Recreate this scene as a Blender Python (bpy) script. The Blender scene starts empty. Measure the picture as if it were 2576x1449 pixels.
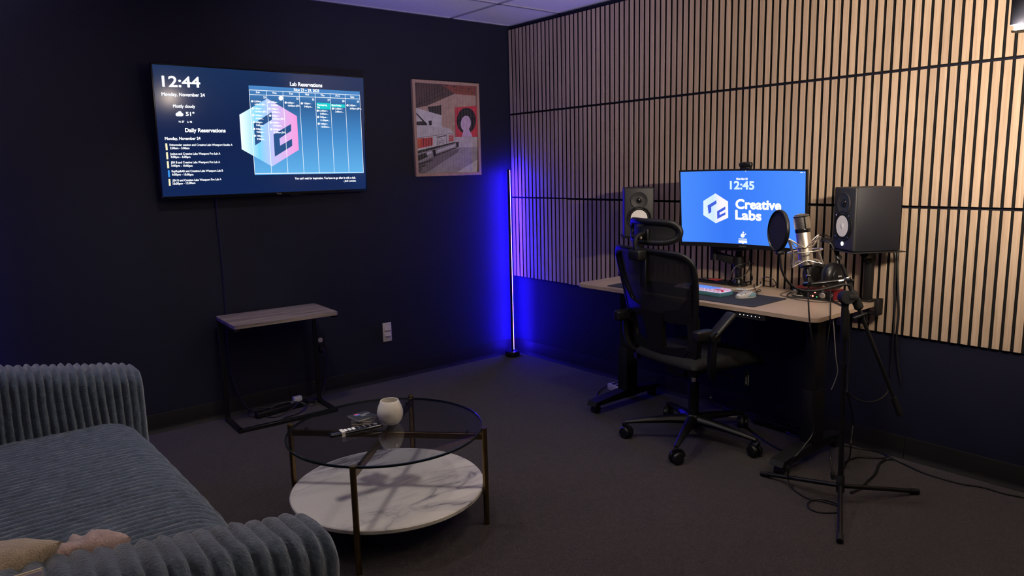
import bpy, bmesh, math, random
from math import sin, cos, pi, radians, sqrt, atan2
from mathutils import Vector, Matrix, noise
random.seed(7)
C = bpy.context.scene.collection
SC = bpy.context.scene
V = Vector

# ------------------------------------------------------------------ camera
W0, H0 = 2576, 1449
FPX = 1830.17
CAM = V((-3.5097, -4.2943, 1.4153))
YAW, PIT, ROL = 0.6838, 0.1626, -0.0236
_F = V((sin(YAW)*cos(PIT), cos(YAW)*cos(PIT), -sin(PIT)))
_R0 = V((cos(YAW), -sin(YAW), 0)); _U0 = _R0.cross(_F)
_R = _R0*cos(ROL) + _U0*sin(ROL); _U = -_R0*sin(ROL) + _U0*cos(ROL)
cam = bpy.data.objects.new('camera', bpy.data.cameras.new('camera')); C.objects.link(cam)
cam.data.sensor_width = 36.0; cam.data.lens = FPX/W0*36.0
cam.data.clip_start = 0.02
m3 = Matrix((_R, _U, -_F)).transposed()
cam.matrix_world = Matrix.Translation(CAM) @ m3.to_4x4()
SC.camera = cam

# ------------------------------------------------------------------ world, exposure
wd = bpy.data.worlds.new('world'); SC.world = wd; wd.use_nodes = True
wd.node_tree.nodes['Background'].inputs[0].default_value = (0.5, 0.5, 0.7, 1)
wd.node_tree.nodes['Background'].inputs[1].default_value = 0.0
SC.view_settings.view_transform = 'Standard'; SC.view_settings.look = 'None'
SC.view_settings.exposure = 0.0; SC.view_settings.gamma = 1.0
SC.view_settings.use_curve_mapping = False
SC.cycles.use_denoising = True
SC.cycles.max_bounces = 8; SC.cycles.diffuse_bounces = 4; SC.cycles.transparent_max_bounces = 16
SC.cycles.sample_clamp_indirect = 4.0; SC.cycles.caustics_reflective = False; SC.cycles.caustics_refractive = False

# light levels (the lamps themselves are built further down)
KEY_EM = 3700.0          # studio light bar at the right
OVER_W = 9.0           # recessed ceiling light
BLUE_EM = 390.0         # corner light pole
BLUE2_EM = 130.0
ADDED_TORCH_W = 60.0
ADDED_UPL_W = 320.0

# ------------------------------------------------------------------ picture -> world helpers
def ray(px, py): return _F*FPX + _R*(px-W0/2) - _U*(py-H0/2)
def at(px, py, ax, v):
    d = ray(px, py); return CAM + d*((v-CAM[ax])/d[ax])
def atd(px, py, depth): return CAM + ray(px, py)*(depth/FPX)
def onplane(px, py, O, N):
    d = ray(px, py); return CAM + d*((V(O)-CAM).dot(N)/d.dot(N))

# ------------------------------------------------------------------ materials
MATS = {}
def srgb(r, g, b):
    f = lambda c: (c/255/12.92) if c/255 <= .04045 else ((c/255+.055)/1.055)**2.4
    return (f(r), f(g), f(b))
def mat(name, col, rough=.5, metal=0., spec=.5, var=0., vscale=20., bump=0., bscale=200., sheen=0., coat=0., stretch=None, emit=None, es=1.):
    if name in MATS: return MATS[name]
    m = bpy.data.materials.new(name); m.use_nodes = True; MATS[name] = m
    nt = m.node_tree; b = nt.nodes['Principled BSDF']
    b.inputs['Base Color'].default_value = (*col, 1); b.inputs['Roughness'].default_value = rough
    b.inputs['Metallic'].default_value = metal; b.inputs['Specular IOR Level'].default_value = spec
    b.inputs['Sheen Weight'].default_value = sheen; b.inputs['Coat Weight'].default_value = coat
    tc = nt.nodes.new('ShaderNodeTexCoord'); src = tc.outputs['Object']
    if stretch:
        mp = nt.nodes.new('ShaderNodeMapping'); mp.inputs['Scale'].default_value = stretch
        nt.links.new(src, mp.inputs['Vector']); src = mp.outputs['Vector']
    if var > 0:
        n = nt.nodes.new('ShaderNodeTexNoise'); n.inputs['Scale'].default_value = vscale; n.inputs['Detail'].default_value = 4
        nt.links.new(src, n.inputs['Vector'])
        mr = nt.nodes.new('ShaderNodeMapRange'); mr.inputs[1].default_value = .3; mr.inputs[2].default_value = .7
        mr.inputs[3].default_value = 1-var; mr.inputs[4].default_value = 1+var
        nt.links.new(n.outputs['Fac'], mr.inputs[0])
        mx = nt.nodes.new('ShaderNodeVectorMath'); mx.operation = 'SCALE'; mx.inputs[0].default_value = col
        nt.links.new(mr.outputs[0], mx.inputs['Scale']); nt.links.new(mx.outputs[0], b.inputs['Base Color'])
    if bump > 0:
        n2 = nt.nodes.new('ShaderNodeTexNoise'); n2.inputs['Scale'].default_value = bscale; n2.inputs['Detail'].default_value = 3
        nt.links.new(src, n2.inputs['Vector'])
        bp = nt.nodes.new('ShaderNodeBump'); bp.inputs['Strength'].default_value = bump; bp.inputs['Distance'].default_value = .004
        nt.links.new(n2.outputs['Fac'], bp.inputs['Height']); nt.links.new(bp.outputs[0], b.inputs['Normal'])
    if emit:
        b.inputs['Emission Color'].default_value = (*emit, 1); b.inputs['Emission Strength'].default_value = es
    return m
def emis(name, col, s=1.0, gloss=False):
    """a lit display or lamp: gives off light"""
    if name in MATS: return MATS[name]
    m = bpy.data.materials.new(name); m.use_nodes = True; MATS[name] = m
    b = m.node_tree.nodes['Principled BSDF']
    b.inputs['Base Color'].default_value = (.004, .004, .005, 1); b.inputs['Roughness'].default_value = .12 if gloss else .5
    b.inputs['Specular IOR Level'].default_value = .5 if gloss else 0.
    b.inputs['Emission Color'].default_value = (*col, 1); b.inputs['Emission Strength'].default_value = s
    return m
def emis_ramp(name, axis, stops, s=1.0, gloss=False, axis2=None, col2=None, lo2=.5, hi2=1.):
    m = emis(name, (0, 0, 0), s, gloss); nt = m.node_tree; b = nt.nodes['Principled BSDF']
    tc = nt.nodes.new('ShaderNodeTexCoord'); sx = nt.nodes.new('ShaderNodeSeparateXYZ')
    nt.links.new(tc.outputs['Generated'], sx.inputs[0])
    cr = nt.nodes.new('ShaderNodeValToRGB'); e = cr.color_ramp.elements
    e[0].position, e[0].color = stops[0][0], (*stops[0][1], 1); e[1].position, e[1].color = stops[-1][0], (*stops[-1][1], 1)
    for p, c in stops[1:-1]:
        k = e.new(p); k.color = (*c, 1)
    nt.links.new(sx.outputs[axis], cr.inputs[0]); out = cr.outputs[0]
    if axis2 is not None:
        mr = nt.nodes.new('ShaderNodeMapRange'); mr.inputs[1].default_value = lo2; mr.inputs[2].default_value = hi2
        nt.links.new(sx.outputs[axis2], mr.inputs[0])
        mx = nt.nodes.new('ShaderNodeMix'); mx.data_type = 'RGBA'; mx.inputs[7].default_value = (*col2, 1)
        nt.links.new(mr.outputs[0], mx.inputs[0]); nt.links.new(out, mx.inputs[6]); out = mx.outputs[2]
    nt.links.new(out, b.inputs['Emission Color'])
    return m
def glassy(name, tint=(1, 1, 1), ior=1.5, rough=.0, extra=0.):
    """thin clear sheet: transparent with a Fresnel reflection"""
    if name in MATS: return MATS[name]
    m = bpy.data.materials.new(name); m.use_nodes = True; MATS[name] = m
    nt = m.node_tree; nt.nodes.remove(nt.nodes['Principled BSDF']); out = nt.nodes['Material Output']
    t = nt.nodes.new('ShaderNodeBsdfTransparent'); t.inputs[0].default_value = (*tint, 1)
    g = nt.nodes.new('ShaderNodeBsdfGlossy'); g.inputs['Roughness'].default_value = rough
    f = nt.nodes.new('ShaderNodeFresnel'); f.inputs[0].default_value = ior
    a = nt.nodes.new('ShaderNodeMath'); a.operation = 'ADD'; a.inputs[1].default_value = extra
    mx = nt.nodes.new('ShaderNodeMixShader')
    ge = nt.nodes.new('ShaderNodeNewGeometry'); iv = nt.nodes.new('ShaderNodeMath'); iv.operation = 'SUBTRACT'; iv.inputs[0].default_value = 1
    mu = nt.nodes.new('ShaderNodeMath'); mu.operation = 'MULTIPLY'; nt.links.new(ge.outputs['Backfacing'], iv.inputs[1])
    nt.links.new(f.outputs[0], a.inputs[0]); nt.links.new(a.outputs[0], mu.inputs[0]); nt.links.new(iv.outputs[0], mu.inputs[1]); nt.links.new(mu.outputs[0], mx.inputs[0])
    nt.links.new(t.outputs[0], mx.inputs[1]); nt.links.new(g.outputs[0], mx.inputs[2]); nt.links.new(mx.outputs[0], out.inputs[0])
    return m
def wood(name, col, dark, sc=(60, 60, 2.2), rough=.5, perobj=.12, grain=.5):
    if name in MATS: return MATS[name]
    m = bpy.data.materials.new(name); m.use_nodes = True; MATS[name] = m
    nt = m.node_tree; b = nt.nodes['Principled BSDF']; b.inputs['Roughness'].default_value = rough
    b.inputs['Specular IOR Level'].default_value = .3
    tc = nt.nodes.new('ShaderNodeTexCoord'); oi = nt.nodes.new('ShaderNodeObjectInfo')
    ad = nt.nodes.new('ShaderNodeVectorMath'); ad.operation = 'ADD'
    ml = nt.nodes.new('ShaderNodeVectorMath'); ml.operation = 'SCALE'; ml.inputs[0].default_value = (7, 3, 11)
    nt.links.new(oi.outputs['Random'], ml.inputs['Scale']); nt.links.new(tc.outputs['Object'], ad.inputs[0]); nt.links.new(ml.outputs[0], ad.inputs[1])
    mp = nt.nodes.new('ShaderNodeMapping'); mp.inputs['Scale'].default_value = sc; nt.links.new(ad.outputs[0], mp.inputs['Vector'])
    n = nt.nodes.new('ShaderNodeTexNoise'); n.inputs['Scale'].default_value = 1.6; n.inputs['Detail'].default_value = 6; n.inputs['Roughness'].default_value = .65
    nt.links.new(mp.outputs[0], n.inputs['Vector'])
    cr = nt.nodes.new('ShaderNodeValToRGB'); e = cr.color_ramp.elements
    e[0].position, e[0].color = .5-grain*.35, (*dark, 1); e[1].position, e[1].color = .5+grain*.3, (*col, 1)
    nt.links.new(n.outputs['Fac'], cr.inputs[0])
    mr = nt.nodes.new('ShaderNodeMapRange'); mr.inputs[3].default_value = 1-perobj; mr.inputs[4].default_value = 1+perobj
    nt.links.new(oi.outputs['Random'], mr.inputs[0])
    mx = nt.nodes.new('ShaderNodeVectorMath'); mx.operation = 'SCALE'
    nt.links.new(cr.outputs[0], mx.inputs[0]); nt.links.new(mr.outputs[0], mx.inputs['Scale']); nt.links.new(mx.outputs[0], b.inputs['Base Color'])
    bp = nt.nodes.new('ShaderNodeBump'); bp.inputs['Strength'].default_value = .15; bp.inputs['Distance'].default_value = .002
    nt.links.new(n.outputs['Fac'], bp.inputs['Height']); nt.links.new(bp.outputs[0], b.inputs['Normal'])
    return m
def carpet_mat():
    m = bpy.data.materials.new('carpet'); m.use_nodes = True; nt = m.node_tree; b = nt.nodes['Principled BSDF']
    b.inputs['Roughness'].default_value = .95; b.inputs['Specular IOR Level'].default_value = .15; b.inputs['Sheen Weight'].default_value = .15
    tc = nt.nodes.new('ShaderNodeTexCoord')
    n1 = nt.nodes.new('ShaderNodeTexNoise'); n1.inputs['Scale'].default_value = 95; n1.inputs['Detail'].default_value = 5; n1.inputs['Roughness'].default_value = .72; n1.inputs['Distortion'].default_value = 3.0
    n2 = nt.nodes.new('ShaderNodeTexNoise'); n2.inputs['Scale'].default_value = 3.5; n2.inputs['Detail'].default_value = 3
    nt.links.new(tc.outputs['Object'], n1.inputs['Vector']); nt.links.new(tc.outputs['Object'], n2.inputs['Vector'])
    cr = nt.nodes.new('ShaderNodeValToRGB'); e = cr.color_ramp.elements
    e[0].position, e[0].color = .38, (.0028, .0018, .0020, 1); e[1].position, e[1].color = .70, (.100, .064, .062, 1)
    k = e.new(.52); k.color = (.0150, .0092, .0102, 1)
    nt.links.new(n1.outputs['Fac'], cr.inputs[0])
    mr = nt.nodes.new('ShaderNodeMapRange'); mr.inputs[1].default_value = .3; mr.inputs[2].default_value = .7; mr.inputs[3].default_value = .85; mr.inputs[4].default_value = 1.15
    nt.links.new(n2.outputs['Fac'], mr.inputs[0])
    mx = nt.nodes.new('ShaderNodeVectorMath'); mx.operation = 'SCALE'; nt.links.new(cr.outputs[0], mx.inputs[0]); nt.links.new(mr.outputs[0], mx.inputs['Scale'])
    nt.links.new(mx.outputs[0], b.inputs['Base Color'])
    bp = nt.nodes.new('ShaderNodeBump'); bp.inputs['Strength'].default_value = .8; bp.inputs['Distance'].default_value = .006
    nt.links.new(n1.outputs['Fac'], bp.inputs['Height']); nt.links.new(bp.outputs[0], b.inputs['Normal'])
    return m
def marble_mat():
    m = bpy.data.materials.new('marble'); m.use_nodes = True; nt = m.node_tree; b = nt.nodes['Principled BSDF']
    b.inputs['Roughness'].default_value = .22
    tc = nt.nodes.new('ShaderNodeTexCoord'); mp = nt.nodes.new('ShaderNodeMapping')
    mp.inputs['Rotation'].default_value = (0, 0, radians(-62)); mp.inputs['Scale'].default_value = (2.0, 5.2, 3)
    nt.links.new(tc.outputs['Object'], mp.inputs['Vector'])
    n = nt.nodes.new('ShaderNodeTexNoise'); n.inputs['Scale'].default_value = 1.5; n.inputs['Detail'].default_value = 7; n.inputs['Distortion'].default_value = .9
    nt.links.new(mp.outputs[0], n.inputs['Vector'])
    s = nt.nodes.new('ShaderNodeMath'); s.operation = 'SUBTRACT'; s.inputs[1].default_value = .5; nt.links.new(n.outputs['Fac'], s.inputs[0])
    a = nt.nodes.new('ShaderNodeMath'); a.operation = 'ABSOLUTE'; nt.links.new(s.outputs[0], a.inputs[0])
    cr = nt.nodes.new('ShaderNodeValToRGB'); e = cr.color_ramp.elements
    e[0].position, e[0].color = 0, (.19, .18, .18, 1); e[1].position, e[1].color = .12, (.66, .625, .555, 1)
    k = e.new(.022); k.color = (.42, .40, .385, 1)
    nt.links.new(a.outputs[0], cr.inputs[0])
    n2 = nt.nodes.new('ShaderNodeTexNoise'); n2.inputs['Scale'].default_value = 2.5; nt.links.new(tc.outputs['Object'], n2.inputs['Vector'])
    mr = nt.nodes.new('ShaderNodeMapRange'); mr.inputs[1].default_value = .4; mr.inputs[2].default_value = .62
    nt.links.new(n2.outputs['Fac'], mr.inputs[0])
    mx = nt.nodes.new('ShaderNodeMix'); mx.data_type = 'RGBA'; mx.inputs[6].default_value = (.62, .59, .525, 1)
    nt.links.new(mr.outputs[0], mx.inputs[0]); nt.links.new(cr.outputs[0], mx.inputs[7]); nt.links.new(mx.outputs[2], b.inputs['Base Color'])
    return m

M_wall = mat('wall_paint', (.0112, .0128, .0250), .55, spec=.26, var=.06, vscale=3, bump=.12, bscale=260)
M_wall_shaded = mat('wall_paint_shaded', (.0080, .0086, .0230), .65, spec=.2, bump=.12, bscale=260)  # same wall paint, shade put into the colour for the dim slat side
M_ceil = mat('ceiling_tile', (.84, .82, .82), .9, spec=.2, var=.04, vscale=60, bump=.3, bscale=320)
M_grid = mat('ceiling_grid', (.38, .37, .40), .5)
M_base = mat('baseboard_rubber', (.0075, .0068, .0068), .55, spec=.25)
M_carpet = carpet_mat()
M_slat = wood('slat_veneer', (.47, .355, .262), (.325, .232, .162), (75, 75, 2.2), .5, .10, .6)
M_felt = mat('black_felt', (.012, .012, .013), .95, spec=.1, bump=.4, bscale=400)
M_black = mat('black_plastic', (.0065, .0065, .007), .40, spec=.4)
M_blackm = mat('black_matte', (.007, .007, .008), .6, spec=.3, bump=.05, bscale=500)
M_blackg = mat('black_gloss', (.008, .008, .009), .12, spec=.5)
M_blackmetal = mat('black_metal', (.006, .006, .0065), .36, metal=.0, spec=.45)
M_cable = mat('black_cable', (.010, .010, .010), .42, spec=.5)
M_cablegrey = mat('grey_cable', (.22, .21, .20), .45)
M_chrome = mat('chrome', (.75, .74, .72), .14, metal=1.)
M_nickel = mat('satin_nickel', (.66, .61, .54), .40, metal=1., bump=.03, bscale=900)
M_silverwire = mat('nickel_wire', (.80, .74, .64), .36, metal=1.)
M_desk = wood('desk_laminate', (.50, .385, .29), (.37, .275, .20), (50, 2.2, 50), .35, .0, .8)
M_side = wood('grey_oak_laminate', (.33, .27, .25), (.12, .095, .09), (1.6, 16, 16), .4, .0, .55)
M_brass = mat('antique_brass', (.20, .135, .062), .34, metal=1., var=.12, vscale=30)
M_marble = marble_mat()
M_glass = glassy('table_glass', (.80, .81, .84), 1.5, 0., .02)
M_glassedge = mat('table_glass_edge', (.004, .010, .010), .08, spec=.7)
M_frameglass = glassy('frame_glass', (.97, .97, .97), 1.5, .01, .055)
M_vase = mat('glazed_ceramic', (.74, .70, .62), .12, spec=.5, coat=.4, var=.03, vscale=15)
M_beige = mat('ivory_plastic', (.56, .50, .44), .4)
M_white = mat('white_plastic', (.75, .75, .74), .35)
M_sofa = mat('ribbed_plush', (.052, .072, .102), .85, spec=.12, var=.30, vscale=38, bump=.8, bscale=150, sheen=.45)
M_cream = mat('cream_fleece', (.42, .34, .25), .95, spec=.1, var=.15, vscale=60, bump=.9, bscale=260, sheen=.4)
M_pink = mat('dusty_pink_fabric', (.40, .29, .27), .95, spec=.1, var=.15, vscale=50, bump=.9, bscale=180, sheen=.4)
M_oakframe = wood('oak_frame', (.50, .33, .22), (.38, .24, .15), (30, 30, 3), .5, .0, .6)
M_screenglass = mat('unlit_screen', (.006, .006, .008), .1)

# ------------------------------------------------------------------ mesh builder
FONT = {}
def text_mesh(s, off=0.):
    if (s, off) in FONT: return FONT[(s, off)]
    cu = bpy.data.curves.new('t', 'FONT'); cu.body = s; cu.resolution_u = 4; cu.size = 1; cu.offset = off
    o = bpy.data.objects.new('t', cu); C.objects.link(o)
    me = o.to_mesh(); vs = [(v.co.x, v.co.y) for v in me.vertices]; fs = [tuple(p.vertices) for p in me.polygons]
    o.to_mesh_clear(); bpy.data.objects.remove(o); bpy.data.curves.remove(cu)
    FONT[(s, off)] = (vs, fs); return FONT[(s, off)]
CAP = None
class MB:
    def __init__(s): s.v = []; s.f = []; s.mi = []
    def add(s, vs, fs, mi=0, M=None):
        k = len(s.v); s.v += [(M @ V(p)) if M else V(p) for p in vs]
        s.f += [tuple(i+k for i in f) for f in fs]; s.mi += [mi]*len(fs); return s
    def box(s, c, d, mi=0, M=None):
        x, y, z = c; a, b, e = d[0]/2, d[1]/2, d[2]/2
        vs = [(x+i*a, y+j*b, z+k*e) for i in (-1, 1) for j in (-1, 1) for k in (-1, 1)]
        return s.add(vs, [(0,1,3,2),(4,6,7,5),(0,4,5,1),(2,3,7,6),(0,2,6,4),(1,5,7,3)], mi, M)
    def rbox(s, c, d, r=.005, seg=2, mi=0, M=None):
        bm = bmesh.new(); bmesh.ops.create_cube(bm, size=1)
        for v in bm.verts: v.co = V((v.co.x*d[0]+c[0], v.co.y*d[1]+c[1], v.co.z*d[2]+c[2]))
        bmesh.ops.bevel(bm, geom=bm.edges[:], offset=min(r, min(d)*.49), segments=seg, profile=.5, affect='EDGES')
        s._bm(bm, mi, M); return s
    def _bm(s, bm, mi=0, M=None):
        bm.verts.index_update(); s.add([v.co[:] for v in bm.verts], [tuple(v.index for v in f.verts) for f in bm.faces], mi, M); bm.free()
    def cyl(s, p0, p1, r0, r1=None, n=16, mi=0, caps=True, M=None):
        r1 = r0 if r1 is None else r1; p0, p1 = V(p0), V(p1); d = (p1-p0).normalized()
        a = d.orthogonal().normalized(); b = d.cross(a); vs = []
        for p, r in ((p0, r0), (p1, r1)):
            vs += [p+(a*cos(2*pi*i/n)+b*sin(2*pi*i/n))*r for i in range(n)]
        fs = [(i, (i+1) % n, n+(i+1) % n, n+i) for i in range(n)]
        if caps: fs += [tuple(range(n-1, -1, -1)), tuple(range(n, 2*n))]
        return s.add(vs, fs, mi, M)
    def tube(s, pts, r, n=8, closed=False, mi=0, sub=0, flat=1.0, M=None, up=None):
        pts = [V(p) for p in pts]
        if sub: pts = spline(pts, sub, closed)
        m = len(pts); vs = []; a = None
        for i, p in enumerate(pts):
            q0 = pts[i-1] if (i > 0 or closed) else p; q1 = pts[(i+1) % m] if (i < m-1 or closed) else p
            t = (q1-q0).normalized() if (q1-q0).length > 1e-9 else V((0, 0, 1))
            if up is not None: a = (V(up)-t*V(up).dot(t)).normalized()
            elif a is None: a = t.orthogonal().normalized()
            else:
                a = (a-t*a.dot(t)); a = a.normalized() if a.length > 1e-6 else t.orthogonal().normalized()
            b = t.cross(a); rr = r[i*(len(r)-1)//max(1, m-1)] if isinstance(r, (list, tuple)) else r
            vs += [p+(a*cos(2*pi*k/n)*flat+b*sin(2*pi*k/n))*rr for k in range(n)]
        fs = []
        for i in range(m if closed else m-1):
            j = (i+1) % m
            fs += [(i*n+k, i*n+(k+1) % n, j*n+(k+1) % n, j*n+k) for k in range(n)]
        if not closed: fs += [tuple(range(n-1, -1, -1)), tuple(range((m-1)*n, m*n))]
        return s.add(vs, fs, mi, M)
    def lathe(s, prof, n=32, mi=0, M=None, closed=False):
        m = len(prof); vs = []
        for r, z in prof: vs += [(r*cos(2*pi*k/n), r*sin(2*pi*k/n), z) for k in range(n)]
        fs = []
        for i in range(m if closed else m-1):
            j = (i+1) % m
            fs += [(i*n+k, i*n+(k+1) % n, j*n+(k+1) % n, j*n+k) for k in range(n)]
        if not closed:
            if prof[0][0] > 1e-5: fs.append(tuple(range(n-1, -1, -1)))
            if prof[-1][0] > 1e-5: fs.append(tuple(range((m-1)*n, m*n)))
        return s.add(vs, fs, mi, M)
    def prism(s, poly, z0, z1, mi=0, M=None):
        n = len(poly); vs = [(x, y, z0) for x, y in poly]+[(x, y, z1) for x, y in poly]
        return s.add(vs, [tuple(range(n-1, -1, -1)), tuple(range(n, 2*n))]+[(i, (i+1) % n, n+(i+1) % n, n+i) for i in range(n)], mi, M)
    def sheet(s, pts, mi=0): 
        return s.add(pts, [tuple(range(len(pts)))], mi)
    def text(s, txt, fn, mi=0, bold=0):
        vs, fs = text_mesh(txt); return s.add([fn(x, y) for x, y in vs], fs, mi)
    def build(s, name, mats, parent=None, angle=38, world=True, flip=False, recalc=True, smooth=True):
        me = bpy.data.meshes.new(name)
        Mi = PM[parent].inverted() if (parent is not None and world and parent in PM) else None
        me.from_pydata([(Mi @ p)[:] if Mi else p[:] for p in s.v], [], s.f)
        if not isinstance(mats, (list, tuple)): mats = [mats]
        for m in mats: me.materials.append(m)
        me.polygons.foreach_set('material_index', s.mi)
        bm = bmesh.new(); bm.from_mesh(me); bmesh.ops.remove_doubles(bm, verts=bm.verts, dist=1e-6)
        if recalc: bmesh.ops.recalc_face_normals(bm, faces=bm.faces)
        for f in bm.faces: f.smooth = smooth
        if smooth:
            lim = radians(angle)
            for e in bm.edges:
                if len(e.link_faces) == 2 and e.calc_face_angle(0) > lim: e.smooth = False
        bm.to_mesh(me); bm.free()
        o = bpy.data.objects.new(name, me); C.objects.link(o)
        if parent is not None: o.parent = parent
        return o
PM = {}
def spline(pts, sub, closed=False):
    n = len(pts); out = []
    for i in range(n if closed else n-1):
        g = lambda k: pts[k % n] if closed else pts[max(0, min(n-1, k))]
        a, b, c, d = g(i-1), g(i), g(i+1), g(i+2)
        for k in range(sub):
            t = k/sub
            out.append(.5*((2*b)+(c-a)*t+(2*a-5*b+4*c-d)*t*t+(3*b-a-3*c+d)*t**3))
    if not closed: out.append(pts[-1])
    return out
def tag(o, label=None, cat=None, group=None, kind=None):
    if label: o['label'] = label
    if cat: o['category'] = cat
    if group: o['group'] = group
    if kind: o['kind'] = kind
    return o
def thing(name, label, cat, loc=(0, 0, 0), rotz=0, group=None, M=None):
    o = bpy.data.objects.new(name, None); C.objects.link(o); o.empty_display_size = .05
    mw = M if M is not None else (Matrix.Translation(V(loc)) @ Matrix.Rotation(rotz, 4, 'Z'))
    o.matrix_world = mw; PM[o] = mw.copy()
    return tag(o, label, cat, group)
def struct(name, mb, m, parent=None, **k):
    o = mb.build(name, m, parent, **k)
    if parent is None: o['kind'] = 'structure'
    return o
def cable(name, pts, r, label, m=None, sub=8, cat='cable', group=None, n=8):
    mb = MB().tube(pts, r, n, sub=sub); o = mb.build(name, m or M_cable)
    return tag(o, label, cat, group)
def T(x, y, z): return Matrix.Translation(V((x, y, z)))
def frame(o, x, y, z):
    """matrix from axes"""
    m = Matrix((V(x), V(y), V(z))).transposed().to_4x4(); m.translation = V(o); return m
def axis_frame(o, z, x=None):
    z = V(z).normalized(); x = V(x) if x is not None else z.orthogonal(); x = (x-z*x.dot(z)).normalized(); return frame(o, x, z.cross(x), z)
def rrect(w, h, r, n=6, cx=0, cy=0):
    out = []
    for sx, sy, a in ((1, 1, 0), (-1, 1, 90), (-1, -1, 180), (1, -1, 270)):
        for k in range(n+1):
            t = radians(a+90*k/n); out.append((cx+sx*(w/2-r)+r*cos(t), cy+sy*(h/2-r)+r*sin(t)))
    return out

# ================================================================== THE ROOM
XL, YF, ZC, XR = -4.25, -5.7, 2.44, .022
struct('floor', MB().box(((XL+XR)/2, YF/2, -.02), (XR-XL+.3, -YF+.3, .04)), M_carpet)
struct('wall_back', MB().box(((XL+XR)/2, .05, ZC/2), (XR-XL+.3, .1, ZC)), M_wall)
struct('wall_right', MB().box((XR+.05, YF/2, ZC/2), (.1, -YF, ZC)), M_wall_shaded)
struct('wall_left', MB().box((XL-.05, YF/2, ZC/2), (.1, -YF, ZC)), M_wall)
struct('wall_front', MB().box(((XL+XR)/2, YF-.05, ZC/2), (XR-XL+.3, .1, ZC)), M_wall)
ce = MB().box(((XL+XR)/2, YF/2, ZC+.06), (XR-XL+.3, -YF+.3, .04)).build('ceiling', M_grid); ce['kind'] = 'structure'
# ceiling tiles, 1.22 x 0.61 m, in a T-bar grid
gx = [XR, -.5, -1.72, -2.94, -4.16, XL]; gy = [0, -.535]+[-.535-.61*k for k in range(1, 9)]+[YF]
for i in range(len(gx)-1):
    for j in range(len(gy)-1):
        x1, x0, y1, y0 = gx[i], gx[i+1], gy[j], gy[j+1]
        if x1-x0 < .1 or y1-y0 < .1: continue
        MB().box(((x0+x1)/2, (y0+y1)/2, ZC+.016), (x1-x0-.012, y1-y0-.012, .02)).build('ceiling_tile', M_ceil, ce)
for x in gx[1:-1]: MB().box((x, YF/2, ZC+.004), (.024, -YF, .008)).box((x, YF/2, ZC+.025), (.004, -YF, .03)).build('grid_bar', M_grid, ce)
for y in gy[1:-1]: MB().box(((XL+XR)/2, y, ZC+.0035), (XR-XL, .024, .007)).box(((XL+XR)/2, y, ZC+.024), (XR-XL, .004, .03)).build('grid_bar', M_grid, ce)
MB().box(((XL+XR)/2, -.009, ZC+.003), (XR-XL, .018, .006)).box((XR-.009, YF/2, ZC+.003), (.018, -YF, .006)).build('edge_trim', M_grid, ce)
# cove baseboards in black rubber: toe curves out on the carpet, thin rounded lip on top
def cove(name, along, runs):
    prof = [(0, 0), (.016, 0), (.0145, .004), (.008, .014), (.0045, .03), (.0045, .104), (.003, .108), (0, .109)]
    root = None
    for a, b in runs:
        mb = MB(); n = len(prof); vs = []
        for t in (a, b):
            vs += [((t, -d, z) if along == 'x' else (XR-d, t, z)) for d, z in prof]
        mb.add(vs, [(i, (i+1) % n, n+(i+1) % n, n+i) for i in range(n)]+[tuple(range(n)), tuple(range(n, 2*n))])
        if root is None: root = struct(name, mb, M_base)
        else: mb.build('baseboard_length', M_base, root)
cove('baseboard_back', 'x', [(XL, -3.05), (-3.047, -1.83), (-1.827, -.61), (-.607, XR-.005)])
cove('baseboard_right', 'y', [(-.005, -.62), (-.623, -1.84), (-1.843, -2.905), (-2.908, -4.12), (-4.123, YF)])

# ------------------------------------------------------------------ slat panels: three rows on the right-hand wall
PER, SW = .0403, .0285
slat_me = {}
rows = [(1.8168, 2.410, 'topmost row of wood slats on the right wall, just under the ceiling'),
        (1.2068, 1.8038, 'middle row of wood slats on the right wall, between its two black seams'),
        (.6030, 1.1938, 'lowest row of wood slats on the right wall, behind the desk and speakers')]
for k, (z0, z1, lab) in enumerate(rows):
    r = thing('acoustic_slat_panel', lab, 'wall panel', (0, 0, z0))
    NS = 105
    mb = MB().box((.0165, -NS*PER/2-.006, (z0+z1)/2), (.0105, NS*PER+.01, z1-z0+.006)); mb.build('felt_backing', M_felt, r)
    h = z1-z0; me = None
    for i in range(NS):
        y = -.0141-PER*i-SW/2
        if me is None:
            sb = MB().rbox((0, 0, h/2), (.0125, SW, h), .0010, 1)
            for q, f in enumerate(sb.f):
                c = sum((sb.v[i_] for i_ in f), V())/len(f); sb.mi[q] = 0 if c.x < -.0055 else 1
            o = sb.build('slat', [M_slat, M_felt], r, world=False); me = o.data
        else:
            o = bpy.data.objects.new('slat', me); C.objects.link(o); o.parent = r
        o.location = (.0062+random.uniform(-.0004, .0004), y+random.uniform(-.0004, .0004), (.003 if (k == 2 and i < 15) else 0))

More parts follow.
